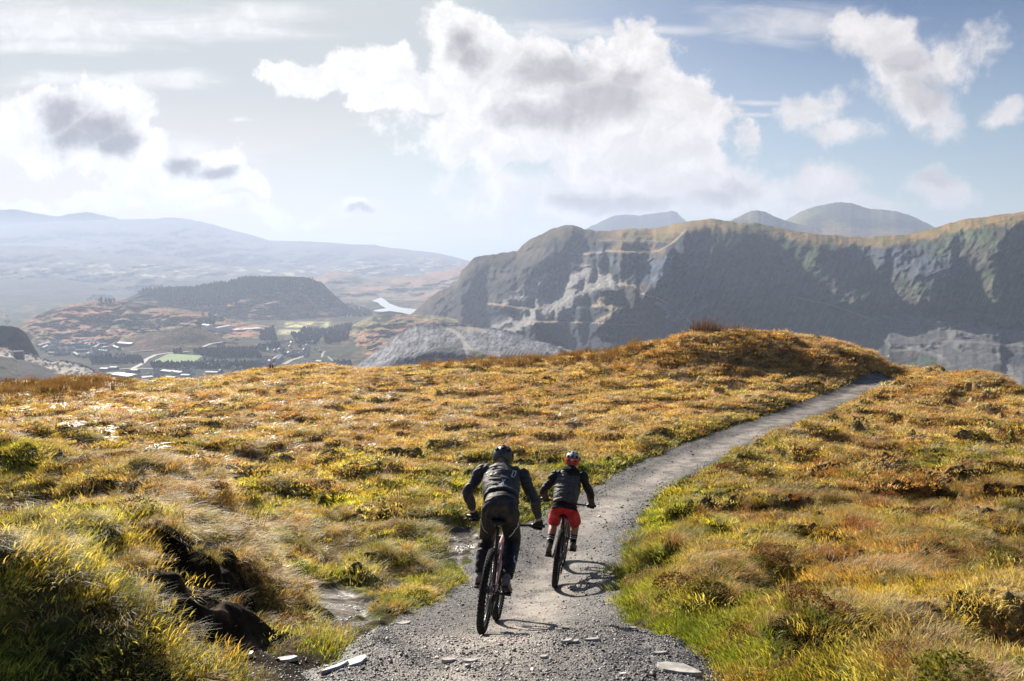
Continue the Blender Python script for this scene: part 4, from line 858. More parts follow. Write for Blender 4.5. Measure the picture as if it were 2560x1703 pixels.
def jc2(P):
    def f(co, no):
        arm = np.minimum(np.minimum(seg(co, P['shL'], P['elL']), seg(co, P['elL'], P['wrL'])), np.minimum(seg(co, P['shR'], P['elR']), seg(co, P['elR'], P['wrR']))); tor = seg(co, P['pelvis'], P['neck']); e = sst(np.abs(co[:, 0]-(P['chest'][0]))-.152, -.004, .004)
        e = np.maximum(e*(arm < tor+.04), sst(co[:, 2], P['neck'][2]-.05, P['neck'][2]-.04)); return mixc((.085,.086,.07), (.016,.015,.018), e)
    return f
def tc2(P):
    def f(co, no): return np.tile(A3((.62,.018,.03)), (len(co), 1))
    return f
r1, jk1, tr1, P1 = rider(M1, j1, dict(look=(0, 1, -.35), build=1.02, hem=.40, cuff=.05, jmat=M_jack, tmat=M_trou, jcol=jc1, tcol=tc1, leg='long', smat=M_shoeA, hw=.215, hel=(M_hel1, None, 0, 'strap')), 'mountain biker nearest the camera in dark jacket, muddy black trousers and grey helmet')
r2, jk2, tr2, P2 = rider(M2, j2, dict(look=(0, 1, -.12), build=.98, hem=.35, cuff=.03, jmat=M_jack2, tmat=M_short, jcol=jc2, tcol=tc2, leg='short', smat=M_shoeB, hw=.205, hood=True, hel=(M_hel2, M_red, 14, 'badge')), 'mountain biker ahead in olive jacket, red shorts and red and grey helmet')
def marks():
    def bv(o): m = o.data; return BVHTree.FromPolygons([v.co for v in m.vertices], [p.vertices[:] for p in m.polygons])
    b = bv(jk1); cl = Vector(M1[:3, :3].T@(-M1[:3, 3])); n = (cl-Vector(P1['chest'])).normalized(); ex = Vector((1, 0, 0)); ex = (ex-n*ex.dot(n)).normalized(); ey = n.cross(ex) 
    if ey.z < 0: ey = -ey
    def at(u, v): return Vector(LJ(M1, u, v, .5))
    def rect(x0, y0, x1, y1, sk=.2): return [(x0+sk*y0, y0), (x1+sk*y0, y0), (x1+sk*y1, y1), (x0+sk*y1, y1)]
    # letter X
    patch('printed_letter', [[(-.022,-.026),(-.010,-.026),(.026,.026),(.014,.026)], [(-.014,.026),(-.003,.026),(.014,-.026),(.004,-.026)]], at(1257.5, 1204.5), ex, ey, n, b, M_white, jk1)
    # outlined box
    patch('printed_letter', [rect(-.019,-.034,-.010,.034), rect(.010,-.034,.019,.034), rect(-.010,.026,.010,.034), rect(-.010,-.034,.010,-.026)], at(1284.5, 1185), ex, ey, n, b, M_white, jk1)
    # faint dark figure at left
    patch('printed_letter', [rect(-.05,-.02,-.04,.02,.4), rect(-.04,.012,-.01,.02,.4), rect(-.04,-.004,-.012,.003,.4), rect(.0,-.02,.008,.02,.4), rect(.008,.012,.03,.02,.4), rect(.008,-.02,.03,-.012,.4), rect(.03,-.02,.038,.02,.4)], at(1228, 1184), ex, Vector((.25, 0, 0))+ey, n, b, M_grayprint, jk1)
    # white script down the trouser sides
    bt = bv(tr1)
    for s in (1, -1):
        hp, kn = P1['hipR' if s > 0 else 'hipL'], P1['knR' if s > 0 else 'knL']; an = P1['anR' if s > 0 else 'anL']; n2 = Vector((s*.75, -.66, 0)).normalized(); e1 = Vector((-n2.y, n2.x, 0))*(1 if s > 0 else 1)
        def cur(pts, w):
            out = []
            for (x0, y0), (x1, y1) in zip(pts[:-1], pts[1:]):
                d = math.hypot(x1-x0, y1-y0)+1e-6; nx, ny = -(y1-y0)/d*w, (x1-x0)/d*w; out.append([(x0-nx, y0-ny), (x1-nx, y1-ny), (x1+nx, y1+ny), (x0+nx, y0+ny)])
            return out
        sq = cur([(.01,.10),(-.012,.088),(-.014,.05),(.004,.045),(-.010,.03),(-.012,-.0),(.008,.005),(.0,-.03),(-.012,-.045),(-.006,-.09),(.006,-.13)], .0045)
        o = hp*.55+kn*.45; patch('printed_letter', sq, tuple(o), e1, Vector((0, -.05, 1)), n2, bt, M_white, tr1, .004, .15)
        if s > 0:
            sq = cur([(.006,.055),(-.010,.03),(-.008,-.0),(.006,.01),(.002,-.03),(-.006,-.055)], .0045); o = kn*.45+an*.55; patch('printed_letter', sq, tuple(o), e1, Vector((0, 0, 1)), n2, bt, M_white, tr1, .004, .15)
marks()
# ---------------------------------------------------------------- grass, moss, heather, gravel (ground cover)
SRC = {}
def blades(n, rad, h0, h1, w, lean, droop, wind=(.35, -.1), segs=3, mound=0, base=.5, vary=.4, tipc=1.35):
    """numpy blades in a disc; returns V, F, C(tone)"""
    r = rad*np.sqrt(rng.random(n)); a = rng.random(n)*6.283; bx, by = r*np.cos(a), r*np.sin(a)
    h = rng.uniform(h0, h1, n)*(1-.35*(r/rad)**2); az = a+rng.normal(0, .6, n)
    le = lean*(.3+.7*r/rad)*rng.uniform(.5, 1.3, n); dx, dy = np.cos(az)*le+wind[0]*rng.uniform(.5, 1.5, n), np.sin(az)*le+wind[1]*rng.uniform(.5, 1.5, n)
    fa = rng.random(n)*6.283; sx, sy = np.cos(fa), np.sin(fa); z0 = mound*(1-(r/rad)**2)
    V = []; k = segs+1; tone = rng.uniform(1-vary, 1+vary, n); C = []
    for i in range(k):
        t = i/segs; ww = w*(1-t)**.7*.5*rng.uniform(.8, 1.2, n) if i < segs else w*.06
        out = t*h*(1+droop*t*.6); up = h*(t-droop*.45*t*t*t)
        px = bx+dx*out*(.35+.65*t); py = by+dy*out*(.35+.65*t); pz = z0+up-.02
        V.append(np.stack([px-sx*ww, py-sy*ww, pz], -1)); V.append(np.stack([px+sx*ww, py+sy*ww, pz], -1))
        c = tone*(base+(tipc-base)*t); C += [c, c]
    V = np.stack(V, 1).reshape(-1, 3); C = np.stack(C, 1).reshape(-1)
    b = np.arange(n)[:, None]*(2*k); F_ = np.concatenate([b+np.array([2*i, 2*i+1, 2*i+3, 2*i+2]) for i in range(segs)], 0)
    return V, F_, C
def leaves(n, rad, h, size, flat=.6):
    """mound of little leaf faces"""
    a = rng.random(n)*6.283; e = np.arcsin(rng.random(n)); rr = rng.uniform(.75, 1.05, n)
    P = np.stack([rad*rr*np.cos(a)*np.cos(e), rad*rr*np.sin(a)*np.cos(e), h*rr*np.sin(e)], -1)
    d1 = rng.normal(size=(n, 3)); d1 /= np.linalg.norm(d1, axis=1)[:, None]; d2 = np.cross(d1, rng.normal(size=(n, 3))); d2 /= np.linalg.norm(d2, axis=1)[:, None]
    s = size*rng.uniform(.6, 1.4, n)[:, None]; V = np.stack([P-d1*s, P+d2*s*.5, P+d1*s, P-d2*s*.5], 1).reshape(-1, 3)
    return V, np.arange(4*n).reshape(-1, 4), np.repeat(rng.uniform(.6, 1.4, n), 4)
def cover_mat(name, trans=.45, rough=.7, spec=.15, glint=0):
    m = bpy.data.materials.new(name); m.use_nodes = True; k = N(m.node_tree); k.n.clear()
    t = k.new('ShaderNodeAttribute', attribute_name='tint', attribute_type='INSTANCER').outputs['Color']
    c = k.new('ShaderNodeAttribute', attribute_name='tone').outputs['Fac']
    col = k.vm('MULTIPLY', t, c)
    d = k.new('ShaderNodeBsdfPrincipled'); k.put(d.inputs['Base Color'], col); d.inputs['Roughness'].default_value = rough; d.inputs['Specular IOR Level'].default_value = spec
    tr = k.new('ShaderNodeBsdfTranslucent'); k.put(tr.inputs[0], k.vm('MULTIPLY', col, (1.3, 1.08, .62)))
    mx = k.new('ShaderNodeMixShader'); mx.inputs[0].default_value = trans; k.l.new(d.outputs[0], mx.inputs[1]); k.l.new(tr.outputs[0], mx.inputs[2])
    o = k.new('ShaderNodeOutputMaterial'); k.l.new(mx.outputs[0], o.inputs[0]); return m
M_grass = cover_mat('grass_blades', .42, .5, .35); M_dry = cover_mat('dead_grass', .45, .35, .6); M_leaf = cover_mat('moss_and_heather', .25, .9, .05)
def source(kind, geos, mat):
    c = bpy.data.collections.new(kind+'_source')
    for i, (V, F_, C) in enumerate(geos):
        me = mesh_np(f'{kind}_{i:02d}', V, F_, None, False, {'tone': C}); me.materials.append(mat)
        o = bpy.data.objects.new(f'{kind}_{i:02d}', me); c.objects.link(o)
    return c, len(geos)
def scatter(name, src, P, rot, scl, tint, idx, label=None):
    c, n = src; me = bpy.data.meshes.new(name); me.vertices.add(len(P)); me.vertices.foreach_set('co', np.asarray(P, np.float32).ravel())
    a = me.attributes.new('rot', 'FLOAT_VECTOR', 'POINT'); a.data.foreach_set('vector', np.asarray(rot, np.float32).ravel())
    a = me.attributes.new('scl', 'FLOAT_VECTOR', 'POINT'); a.data.foreach_set('vector', np.asarray(scl, np.float32).ravel())
    a = me.attributes.new('idx', 'INT', 'POINT'); a.data.foreach_set('value', np.asarray(idx, np.int32))
    cc = np.ones((len(P), 4), np.float32); cc[:, :3] = tint; a = me.attributes.new('tint', 'FLOAT_COLOR', 'POINT'); a.data.foreach_set('color', cc.ravel())
    o = link(name, me); g = bpy.data.node_groups.new(name, 'GeometryNodeTree')
    g.interface.new_socket('Geometry', in_out='INPUT', socket_type='NodeSocketGeometry'); g.interface.new_socket('Geometry', in_out='OUTPUT', socket_type='NodeSocketGeometry')
    nn, L = g.nodes, g.links; i = nn.new('NodeGroupInput'); ou = nn.new('NodeGroupOutput'); ip = nn.new('GeometryNodeInstanceOnPoints'); ci = nn.new('GeometryNodeCollectionInfo')
    ci.inputs['Collection'].default_value = c; ci.inputs['Separate Children'].default_value = True; ci.inputs['Reset Children'].default_value = True
    def at(nm, t):
        x = nn.new('GeometryNodeInputNamedAttribute'); x.data_type = t; x.inputs['Name'].default_value = nm; return x.outputs['Attribute']
    L.new(i.outputs[0], ip.inputs['Points']); L.new(ci.outputs[0], ip.inputs['Instance']); ip.inputs['Pick Instance'].default_value = True
    L.new(at('idx', 'INT'), ip.inputs['Instance Index']); L.new(at('rot', 'FLOAT_VECTOR'), ip.inputs['Rotation']); L.new(at('scl', 'FLOAT_VECTOR'), ip.inputs['Scale'])
    L.new(ip.outputs[0], ou.inputs[0]); md = o.modifiers.new('scatter', 'NODES'); md.node_group = g
    return tag(o, label=label, kind='stuff')
def cand(n, pw=1.3, y0=2.6, y1=42, p0=-.8, p1=.82):
    yy = np.linspace(y0, y1, 4000); w = yy**(1-pw); c = np.cumsum(w); c /= c[-1]
    Y = np.interp(rng.random(n), c, yy); p = rng.uniform(p0, p1, n); yc = np.interp(p, crP, crY); k = Y < yc+1.0
    return (p*Y)[k], Y[k]
def prep(x, y):
    z, td, pd = ground_z(x, y, full=True); wob = (fbm(x*3, y*3, 3, 55)-.5)*.4
    pt = np.maximum(sst(pg_sd(x, y, peat_pg)+wob, -.05, .1), 0)
    pt = np.maximum(pt, peat_skirt(x, y)); b = pg_sd(x, y, bank_pg)+(fbm(x*1.6, y*1.6, 3, 91)-.5)*.55; bs = sst(b, -.1, .0)*(1-sst(b, .22, .36))*(y < 6.2)*sst(x/y, -.42, -.36)*(y < 4.75)
    off = (td < -.05-.005*y)&(pd < -.22)&((pt < .5)|(rng.random(len(x)) < .05))&((bs < .5)|(rng.random(len(x)) < .5))
    return z, td, pd, off, ground_color(x, y, z, td, pd)
def rots(n, wind=.7):
    return np.stack([rng.normal(0, .12, n), rng.normal(0, .12, n), rng.normal(0, wind, n)], -1)
def J(c, sd=.18):
    c = c*rng.lognormal(0, sd, (len(c), 1)); return np.clip(c*rng.lognormal(0, .07, c.shape), 0, .95)
def sc3(s): return np.stack([s, s, s], -1)

def covers():
    # short turf
    near = [blades(90, .16, .02, .060, .006, .9, .4, (.1, -.05)) for _ in range(3)]; far = [blades(46, .2, .02, .065, .013, .9, .4, (.1, -.05), 2) for _ in range(3)]
    S = source('turf', near+far, M_grass); x, y = cand(60000, 1.25); z, td, pd, ok, gc_ = prep(x, y)
    ok &= rng.random(len(x)) < .3+.9*sst(fbm(x*1.4, y*1.4, 4, 133), .36, .55); x, y, z, c, td = x[ok], y[ok], z[ok], gc_[ok], td[ok]; n = len(x); s = rng.uniform(.8, 1.4, n)*(1+y/45)
    scatter('short_turf_grass', S, np.stack([x, y, z], -1), rots(n, 3), sc3(s), J(c*(2.1, 2.05, 1.75), .25), rng.integers(0, 3, n)+3*(y > 13), 'short golden green turf covering the hillside')
    # finer, longer grass in drifts
    near = [blades(110, .14, .06, .20, .0045, .35, .9, (.5, -.1)) for _ in range(4)]; far = [blades(46, .18, .06, .18, .011, .35, .9, (.45, -.1)) for _ in range(4)]
    S = source('drift', near+far, M_grass); x, y = cand(52000, 1.15); z, td, pd, ok, c = prep(x, y)
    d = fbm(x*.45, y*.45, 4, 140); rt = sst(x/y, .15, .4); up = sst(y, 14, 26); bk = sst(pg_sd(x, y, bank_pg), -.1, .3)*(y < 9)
    ok &= rng.random(len(x)) < np.clip(sst(d, .46, .62)*.6+rt*.35*sst(d, .35, .55)+up*.45+bk*.7, .06, 1)*(1-.9*np.exp(-np.maximum(-td, 0)/.6))
    x, y, z, c, rt, up, bk, td = [q[ok] for q in (x, y, z, c, rt, up, bk, td)]; n = len(x)
    hue = fbm(x*.8, y*.8, 3, 150); t = mixc((.60,.46,.22), (.46,.28,.14), np.clip(sst(hue, .42, .62)*(.4+.6*np.maximum(rt, up)), 0, 1)); t = mixc(t, (.58,.48,.30), sst(fbm(x*1.3, y*1.3, 3, 151), .52, .66)*.8)
    t = mixc(t, (.14,.17,.035), (1-sst(fbm(x*.6, y*.6, 3, 152), .40, .52))*(1-up)*.7); t = mixc(t, c*1.3, .3); uu, vv = proj(x, y, z[ok] if len(z) != len(x) else z); t = mixc(t, (.64,.48,.27), .75*sst(uu, 1350, 1550)*(y > 24)*(uu < 2250)); t = mixc(t, (.17,.165,.06), bk*.75*(y < 5.4))  # last mix darkens the near bank's grass, its shade put into the tint
    s = rng.uniform(.6, 1.15, n)*(1+y/90)*np.where(y < 6.5, .65, 1)
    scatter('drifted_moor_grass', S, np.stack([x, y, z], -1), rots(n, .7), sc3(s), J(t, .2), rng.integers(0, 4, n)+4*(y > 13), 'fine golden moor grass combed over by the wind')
    # tussocks
    near = [blades(230, .16, .14, .32, .0055, .8, 1.25, (.25, -.15), 4, .06) for _ in range(4)]; far = [blades(90, .18, .18, .38, .014, .8, 1.2, (.25, -.1), 3, .06) for _ in range(3)]
    S = source('tussock', near+far, M_grass); x, y = cand(9000, 1.2); z, td, pd, ok, c = prep(x, y); ok &= (td < -.38); d = fbm(x*.7, y*.7, 3, 160)
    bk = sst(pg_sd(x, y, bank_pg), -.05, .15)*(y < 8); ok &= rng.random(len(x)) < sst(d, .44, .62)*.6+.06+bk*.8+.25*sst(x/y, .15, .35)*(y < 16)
    x, y, z, c, bk = [q[ok] for q in (x, y, z, c, bk)]; n = len(x); t = mixc((.42,.33,.09), (.24,.25,.05), rng.random(n)); t = mixc(t, (.50,.36,.15), (rng.random(n) < .4)*.9); t = mixc(t, (.30,.13,.05), (rng.random(n) < .2)*sst(x/y, -.1, .4))
    s = rng.uniform(.45, .95, n)*np.where(y < 6.5, .6, 1); t = mixc(t, (.10,.105,.035), bk*.8*(y < 5.6))  # tussocks on the near bank tinted darker to stand for its shade
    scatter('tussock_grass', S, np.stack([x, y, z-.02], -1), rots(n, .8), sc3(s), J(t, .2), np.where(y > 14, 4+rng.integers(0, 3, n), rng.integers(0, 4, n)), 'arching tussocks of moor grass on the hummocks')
    # bleached dead grass
    near = [blades(40, .12, .06, .16, .005, 1.1, 1.3, (.5, -.1), 4) for _ in range(3)]; far = [blades(30, .18, .10, .26, .018, 1.1, 1.5, (.7, 0), 3) for _ in range(3)]
    S = source('dead', near+far, M_dry); x, y = cand(26000, .9); z, td, pd, ok, c = prep(x, y); d = fbm(x*.9, y*1.4, 4, 170); lf = 1-sst(x/y, -.25, .35)
    bk = sst(pg_sd(x, y, bank_pg), .0, .3)*(y < 8)
    ok &= rng.random(len(x)) < sst(d, .52, .66)*(.06+sst(y, 15, 24)*(.45+.65*lf)); ok &= (td < -.4)&(y > 5.5)
    x, y, z = x[ok], y[ok], z[ok]; n = len(x); t = mixc((.50,.41,.33), (.68,.62,.56), rng.random(n))
    scatter('bleached_dead_grass', S, np.stack([x, y, z], -1), rots(n, .6), sc3(rng.uniform(.6, 1.2, n)), J(t, .1), rng.integers(0, 3, n)+3*(y > 14), 'bleached white dead grass strewn over the slope')
    # heather and dark moss cushions
    near = [leaves(650, .2, .13, .012) for _ in range(3)]; far = [leaves(260, .22, .14, .022) for _ in range(3)]
    S = source('heather', near+far, M_leaf); x, y = cand(11000, 1.2); z, td, pd, ok, c = prep(x, y); d = fbm(x*.6, y*.6, 4, 180)
    nt = np.exp(-(np.maximum(-td, 0)-.15)**2/.03); ok &= rng.random(len(x)) < sst(d, .5, .64)*.5+.05+nt*.35; ok &= td < -.05
    x, y, z, nt = x[ok], y[ok], z[ok], nt[ok]; n = len(x); r = rng.random(n); t = np.where((r < .45)[:, None], (.15,.08,.04), np.where((r < .7)[:, None], (.05,.035,.015), (.13,.14,.02))); t = mixc(t, (.17,.17,.02), nt*.6)
    s = rng.uniform(.35, .95, n)
    scatter('heather_and_moss_cushions', S, np.stack([x, y, z-.01], -1), rots(n, 3), np.stack([s*1.2, s, s*rng.uniform(.6, 1.1, n)], -1), J(t*1.15, .25), rng.integers(0, 3, n)+3*(y > 13), 'rust brown heather and dark moss cushions')
    # bright green tufts by the trail and the wet ground
    near = [blades(120, .13, .05, .15, .006, .7, .7, (.15, -.1)) for _ in range(3)]
    S = source('green', near, M_grass); x, y = cand(16000, 1.3, 2.6, 30); z, td, pd, ok, c = prep(x, y); k = np.exp(-np.maximum(-np.maximum(td, pd)-.05, 0)/.55); ok &= rng.random(len(x)) < k*.8*sst(fbm(x*1.1, y*1.1, 3, 190), .38, .55)
    x, y, z = x[ok], y[ok], z[ok]; n = len(x); t = mixc((.24,.34,.03), (.32,.37,.06), rng.random(n))
    scatter('green_trailside_grass', S, np.stack([x, y, z], -1), rots(n, 2), sc3(rng.uniform(.6, 1.2, n)), J(t, .15), rng.integers(0, 3, n), 'bright green grass growing beside the trail')
    # rushes along the skyline and left
    near = [blades(60, .14, .30, .62, .007, .28, .15, (.12, 0), 3, tipc=.9) for _ in range(3)]+[blades(44, .2, .30, .6, .016, .3, .15, (.12, 0), 2, tipc=.9) for _ in range(3)]
    S = source('rush', near, M_grass); x, y = cand(30000, .6, 6, 42); z, td, pd, ok, c = prep(x, y); u, v = proj(x, y, z); cv = np.interp(u, sky_t[:, 0], sky_t[:, 1]); b = v-cv
    pr = ((u < 330)&(b < 14))*.5+((u > 1050)&(u < 1140)&(b < 8))*.4+((u > 1150)&(u < 1600)&(b < 18))*.55+((u > 1480)&(u < 1960)&(b < 48)&(b > -5))*.2*sst(fbm(x*.5, y*.5, 3, 199), .4, .55)+((u < 250)&(b < 45))*.15
    ok &= rng.random(len(x)) < pr; x, y, z = x[ok], y[ok], z[ok]; n = len(x); t = mixc((.18,.11,.05), (.32,.21,.10), rng.random(n))
    scatter('skyline_rushes', S, np.stack([x, y, z], -1), rots(n, 1), sc3(rng.uniform(.5, .95, n)), J(t, .2), 3+rng.integers(0, 3, n), 'brown rushes standing along the skyline')
covers()
def rock_geo(n_pts=14, flat=.45, seed=0):
    r = np.random.default_rng(seed); P = r.normal(size=(n_pts, 3)); P /= np.linalg.norm(P, axis=1)[:, None]; P *= r.uniform(.7, 1, (n_pts, 1)); P[:, 2] *= flat; P[:, 0] *= 1.25
    bm = bmesh.new(); vs = [bm.verts.new(p) for p in P]; res = bmesh.ops.convex_hull(bm, input=vs); bmesh.ops.delete(bm, geom=[g for g in res['geom_interior'] if isinstance(g, bmesh.types.BMVert)], context='VERTS')
    bmesh.ops.triangulate(bm, faces=bm.faces); V = np.array([v.co[:] for v in bm.verts]); bm.verts.index_update(); F_ = np.array([[v.index for v in f.verts] for f in bm.faces]); bm.free()
    return V, F_, np.ones(len(V))
def stone_mat():
    m = bpy.data.materials.new('slate_chips'); m.use_nodes = True; k = N(m.node_tree); b = k.n['Principled BSDF']; t = k.new('ShaderNodeAttribute', attribute_name='tint', attribute_type='INSTANCER').outputs['Color']
    k.put(b.inputs['Base Color'], t); b.inputs['Roughness'].default_value = .55; b.inputs['Specular IOR Level'].default_value = .4; return m
M_chip = stone_mat()
def gravel():
    S = source('chip', [rock_geo(12, rng.uniform(.25, .6), i) for i in range(8)], M_chip)
    x, y = cand(130000, 2.1, 2.8, 22, -.45, .45); z, td, pd = ground_z(x, y, full=True); cd = pl_dist(x, y, cen)
    k = ((td > .0)|((pd > -.1)&(rng.random(len(x)) < .4))|(rng.random(len(x)) < .04*np.exp(-np.maximum(-td, 0)/.2)))&(td > -.6); k |= (peat_skirt(x, y) > .5)&(rng.random(len(x)) < .4)
    k &= rng.random(len(x)) < 1-.7*np.exp(-(cd/.42)**2)*(y > 5.6); x, y, z, cd = x[k], y[k], z[k], cd[k]; n = len(x)
    s = .0052*rng.lognormal(0, .5, n)*(1+sst(y, 6, 16)*.9)*1.0; r = rng.random(n); t = mixc((.04,.042,.05), (.20,.19,.185), r**1.5); t = mixc(t, (.50,.46,.41), (rng.random(n) < .12)*.9)
    t = mixc(t, (.46,.41,.36), np.exp(-(cd/.45)**2)*.6)
    scatter('gravel', S, np.stack([x, y, z+s*.2], -1), np.stack([rng.normal(0, .4, n), rng.normal(0, .4, n), rng.random(n)*6.28], -1), sc3(np.minimum(s, .045)), J(t, .15), rng.integers(0, 8, n), 'loose slate gravel on the trail')
gravel()
# ---------------------------------------------------------------- valley town, works, woods, roads
DG = bpy.context.evaluated_depsgraph_get(); DG.update()
FARBV = []
def _bv():
    for o in list(COL.objects):
        if o.name.split('.')[0] in FARN: FARBV.append(BVHTree.FromPolygons([v.co for v in o.data.vertices], [p.vertices[:] for p in o.data.polygons]))
FARN = ('terrain', 'forest_ridge', 'brown_hill', 'dark_spur', 'bracken_hill', 'slate_tip', 'quarried_mountain', 'left_slate_tip', 'lake_hills', 'wooded_low_hills')
_bv()
def drop(u, v, lift=0):
    p, q = ray(u, v); d = Vector((p, 1, q)).normalized(); best = None
    for b in FARBV:
        h = b.ray_cast(d*250, d)
        if h[0] is not None and (best is None or h[3] < best[1]): best = (h[0], h[3])
    return best[0]+Vector((0, 0, lift)) if best else None
Z8 = lambda l: [(60+a/4.714, 780+b/4.714) for a, b in l]
def drape(name, pl, w, mat, lift=1.2, label=None):
    P = []
    for (a, b), (c, d) in zip(pl[:-1], pl[1:]):
        n = max(2, int(math.hypot(c-a, d-b)/3)); P += [(a+(c-a)*t/n, b+(d-b)*t/n) for t in range(n)]
    P.append(pl[-1]); V = []; F_ = []
    H = [drop(*p, lift) for p in P]; H = [h for h in H if h is not None]
    for i, h in enumerate(H):
        t = (H[min(i+1, len(H)-1)]-H[max(i-1, 0)]); t.z = 0; t.normalize(); s = Vector((-t.y, t.x, 0))*w/2; V += [h+s, h-s]
    F_ = [(2*i, 2*i+1, 2*i+3, 2*i+2) for i in range(len(H)-1)]
    return tag(mk(name, (V, F_), mat), kind='structure')
M_road = mat_basic('pale_road', (.22,.21,.20), .8, var=.1, vscale=.1)
for pl, w in ((Z1([(1040,1325),(1110,1290),(1150,1250),(1220,1218),(1330,1200),(1480,1192)]), 13), (Z1([(1590,1155),(1650,1130),(1740,1115),(1850,1120)]), 14), (Z1([(1010,1195),(1200,1180)]), 8), (Z2([(370,1050),(430,1015),(500,995),(560,965)]), 14),
              (Z2([(690,990),(695,960),(715,940)]), 7), (Z1([(900,1330),(1040,1325),(1200,1325)]), 9), (Z2([(740,985),(780,1020)]), 6)): drape('road', pl, w, M_road)
def pitch():
    P = [drop(u, v, 1.5) for u, v in Z1([(1190,1272),(1330,1205),(1420,1213),(1590,1225),(1515,1283)])]; z = max(p.z for p in P)
    V = [(p.x, p.y, p.z) for p in P]; tag(mk('sports_field', (V, [tuple(range(len(V)))]), mat_basic('pitch_grass', (.13,.24,.05), .9, var=.15, vscale=.05), None, False), kind='structure')
pitch()
M_roof = mat_basic('glossy_slate_roof', (.30,.30,.32), .4, spec=.8, var=.2, vscale=.3); M_wall = mat_basic('house_render', (.30,.29,.27), .8, var=.2, vscale=.2); M_wh = mat_basic('white_render', (.6,.59,.57), .8); M_tin = mat_basic('pale_metal_roof', (.26,.27,.29), .65, spec=.3)  # M_roof: slate colour lightened for the sun's glare, gloss adds the glint
M_win = mat_basic('dark_glazing', (.03,.035,.04), .2, spec=.6)
def house_mesh(L, Wd, H, rh, mats, chim=0, wins=True):
    V = [(-L/2,-Wd/2,-9),(L/2,-Wd/2,-9),(L/2,Wd/2,-9),(-L/2,Wd/2,-9),(-L/2,-Wd/2,H),(L/2,-Wd/2,H),(L/2,Wd/2,H),(-L/2,Wd/2,H),(-L/2,0,H+rh),(L/2,0,H+rh)]
    F_ = [(0,1,5,4),(2,3,7,6),(1,2,6,9,5),(3,0,4,8,7)]; e = .5
    o = len(V); V += [(-L/2-e,-Wd/2-e,H-.25),(L/2+e,-Wd/2-e,H-.25),(L/2+e,0,H+rh+.35),(-L/2-e,0,H+rh+.35),(L/2+e,Wd/2+e,H-.25),(-L/2-e,Wd/2+e,H-.25)]
    F_ += [(o,o+1,o+2,o+3),(o+3,o+2,o+4,o+5)]; mi = [0]*4+[1]*2
    for k in range(chim):
        x = -L/2+L*(k+.5)/chim; b = len(V)
        for z in (H+rh-1, H+rh+1.6):
            V += [(x-.7,-.5,z),(x+.7,-.5,z),(x+.7,.5,z),(x-.7,.5,z)]
        F_ += [(b,b+1,b+5,b+4),(b+1,b+2,b+6,b+5),(b+2,b+3,b+7,b+6),(b+3,b,b+4,b+7),(b+4,b+5,b+6,b+7)]; mi += [0]*5
    if wins:
        nw = max(2, int(L/5))
        for s in (-1, 1):
            for k in range(nw):
                for z in (1.2, H-2):
                    x = -L/2+L*(k+.5)/nw; y = s*(Wd/2+.03); b = len(V); V += [(x-.7,y,z),(x+.7,y,z),(x+.7,y,z+1.3),(x-.7,y,z+1.3)]; F_.append((b,b+1,b+2,b+3)); mi.append(2)
    me = bpy.data.meshes.new('house'); me.from_pydata(V, [], F_); me.update()
    for m in mats: me.materials.append(m)
    me.polygons.foreach_set('material_index', mi); return me
def put(me, pos, ang, name, label, cat, group=None, s=(1, 1, 1)):
    o = bpy.data.objects.new(name, me); COL.objects.link(o); o.location = pos; o.rotation_euler = (0, 0, ang); o.scale = s; return tag(o, label, cat, group)
hm1 = house_mesh(9, 8, 5.5, 3.2, (M_wh, M_roof, M_win), 1); hm2 = house_mesh(10, 8, 5.5, 3.4, (M_wall, M_roof, M_win), 2)
def rowb(a, b, Wd=9, name='terraced_row', mats=(M_wall, M_roof, M_win), H=5.5, rh=1.9, lab=None, cat=None, grp=None, chim=True):
    A, B = drop(*a), drop(*b)
    if A is None or B is None: return
    L = max((B-A).length, 10); L = min(L, 150); d = B-A; me = house_mesh(L, Wd, H, rh, mats, max(1, int(L/9)) if chim else 0); c = (A+B)/2; c.z = min(A.z, B.z)+1; put(me, c, math.atan2(d.y, d.x), name, lab, cat, grp)
ORD = 'nought first second third fourth fifth sixth seventh eighth ninth tenth eleventh twelfth thirteenth fourteenth fifteenth sixteenth seventeenth eighteenth nineteenth twentieth twenty-first twenty-second twenty-third'.split(); RW = 0
for a, b in sorted([((160,415),(340,335)),((210,445),(270,415)),((360,360),(460,330)),((470,400),(640,325)),((540,400),(600,372)),((620,390),(690,360)),((690,370),(785,320)),((700,400),(740,380)),((800,395),(915,330)),((820,440),(880,400)),((900,400),(1025,350)),((940,435),(1010,440)),((1060,410),(1125,445)),((1130,385),(1180,368)),
             ((700,540),(760,500)),((600,500),(650,530)),((250,470),(420,455)),((440,460),(600,450)),((620,470),(760,468)),((300,500),(430,510)),((840,470),(990,480)),((610,430),(780,420))]):
    RW += 1; rowb(*Z8([a, b]), lab=ORD[RW]+' row of slate roofed terraced houses counted from the far left of the valley town', cat='houses', grp='terraced rows of the valley town')
RW = 0
for a, b, w in sorted([((910,690),(1000,692),16),((1020,675),(1105,677),14),((1265,707),(1350,710),14),((985,750),(1085,750),12),((1640,715),(1870,732),16),((1860,768),(1960,770),14),((2150,733),(2290,737),14),((1380,800),(1500,785),22),((1690,790),(1790,800),12)]):
    RW += 1
    rowb(*Z8([a, b]), w, 'works_shed', (M_wall, M_tin, M_win), 5, 1.6, ORD[RW]+' pale roofed works shed from the left on the valley floor', 'shed', 'works sheds on the valley floor', False)
rowb(*Z8([(1100,760),(1310,790)]), 34, 'warehouse', (M_wall, M_tin, M_win), 7, 2.5, 'largest grey roofed warehouse below the playing field', 'warehouse', None, False)
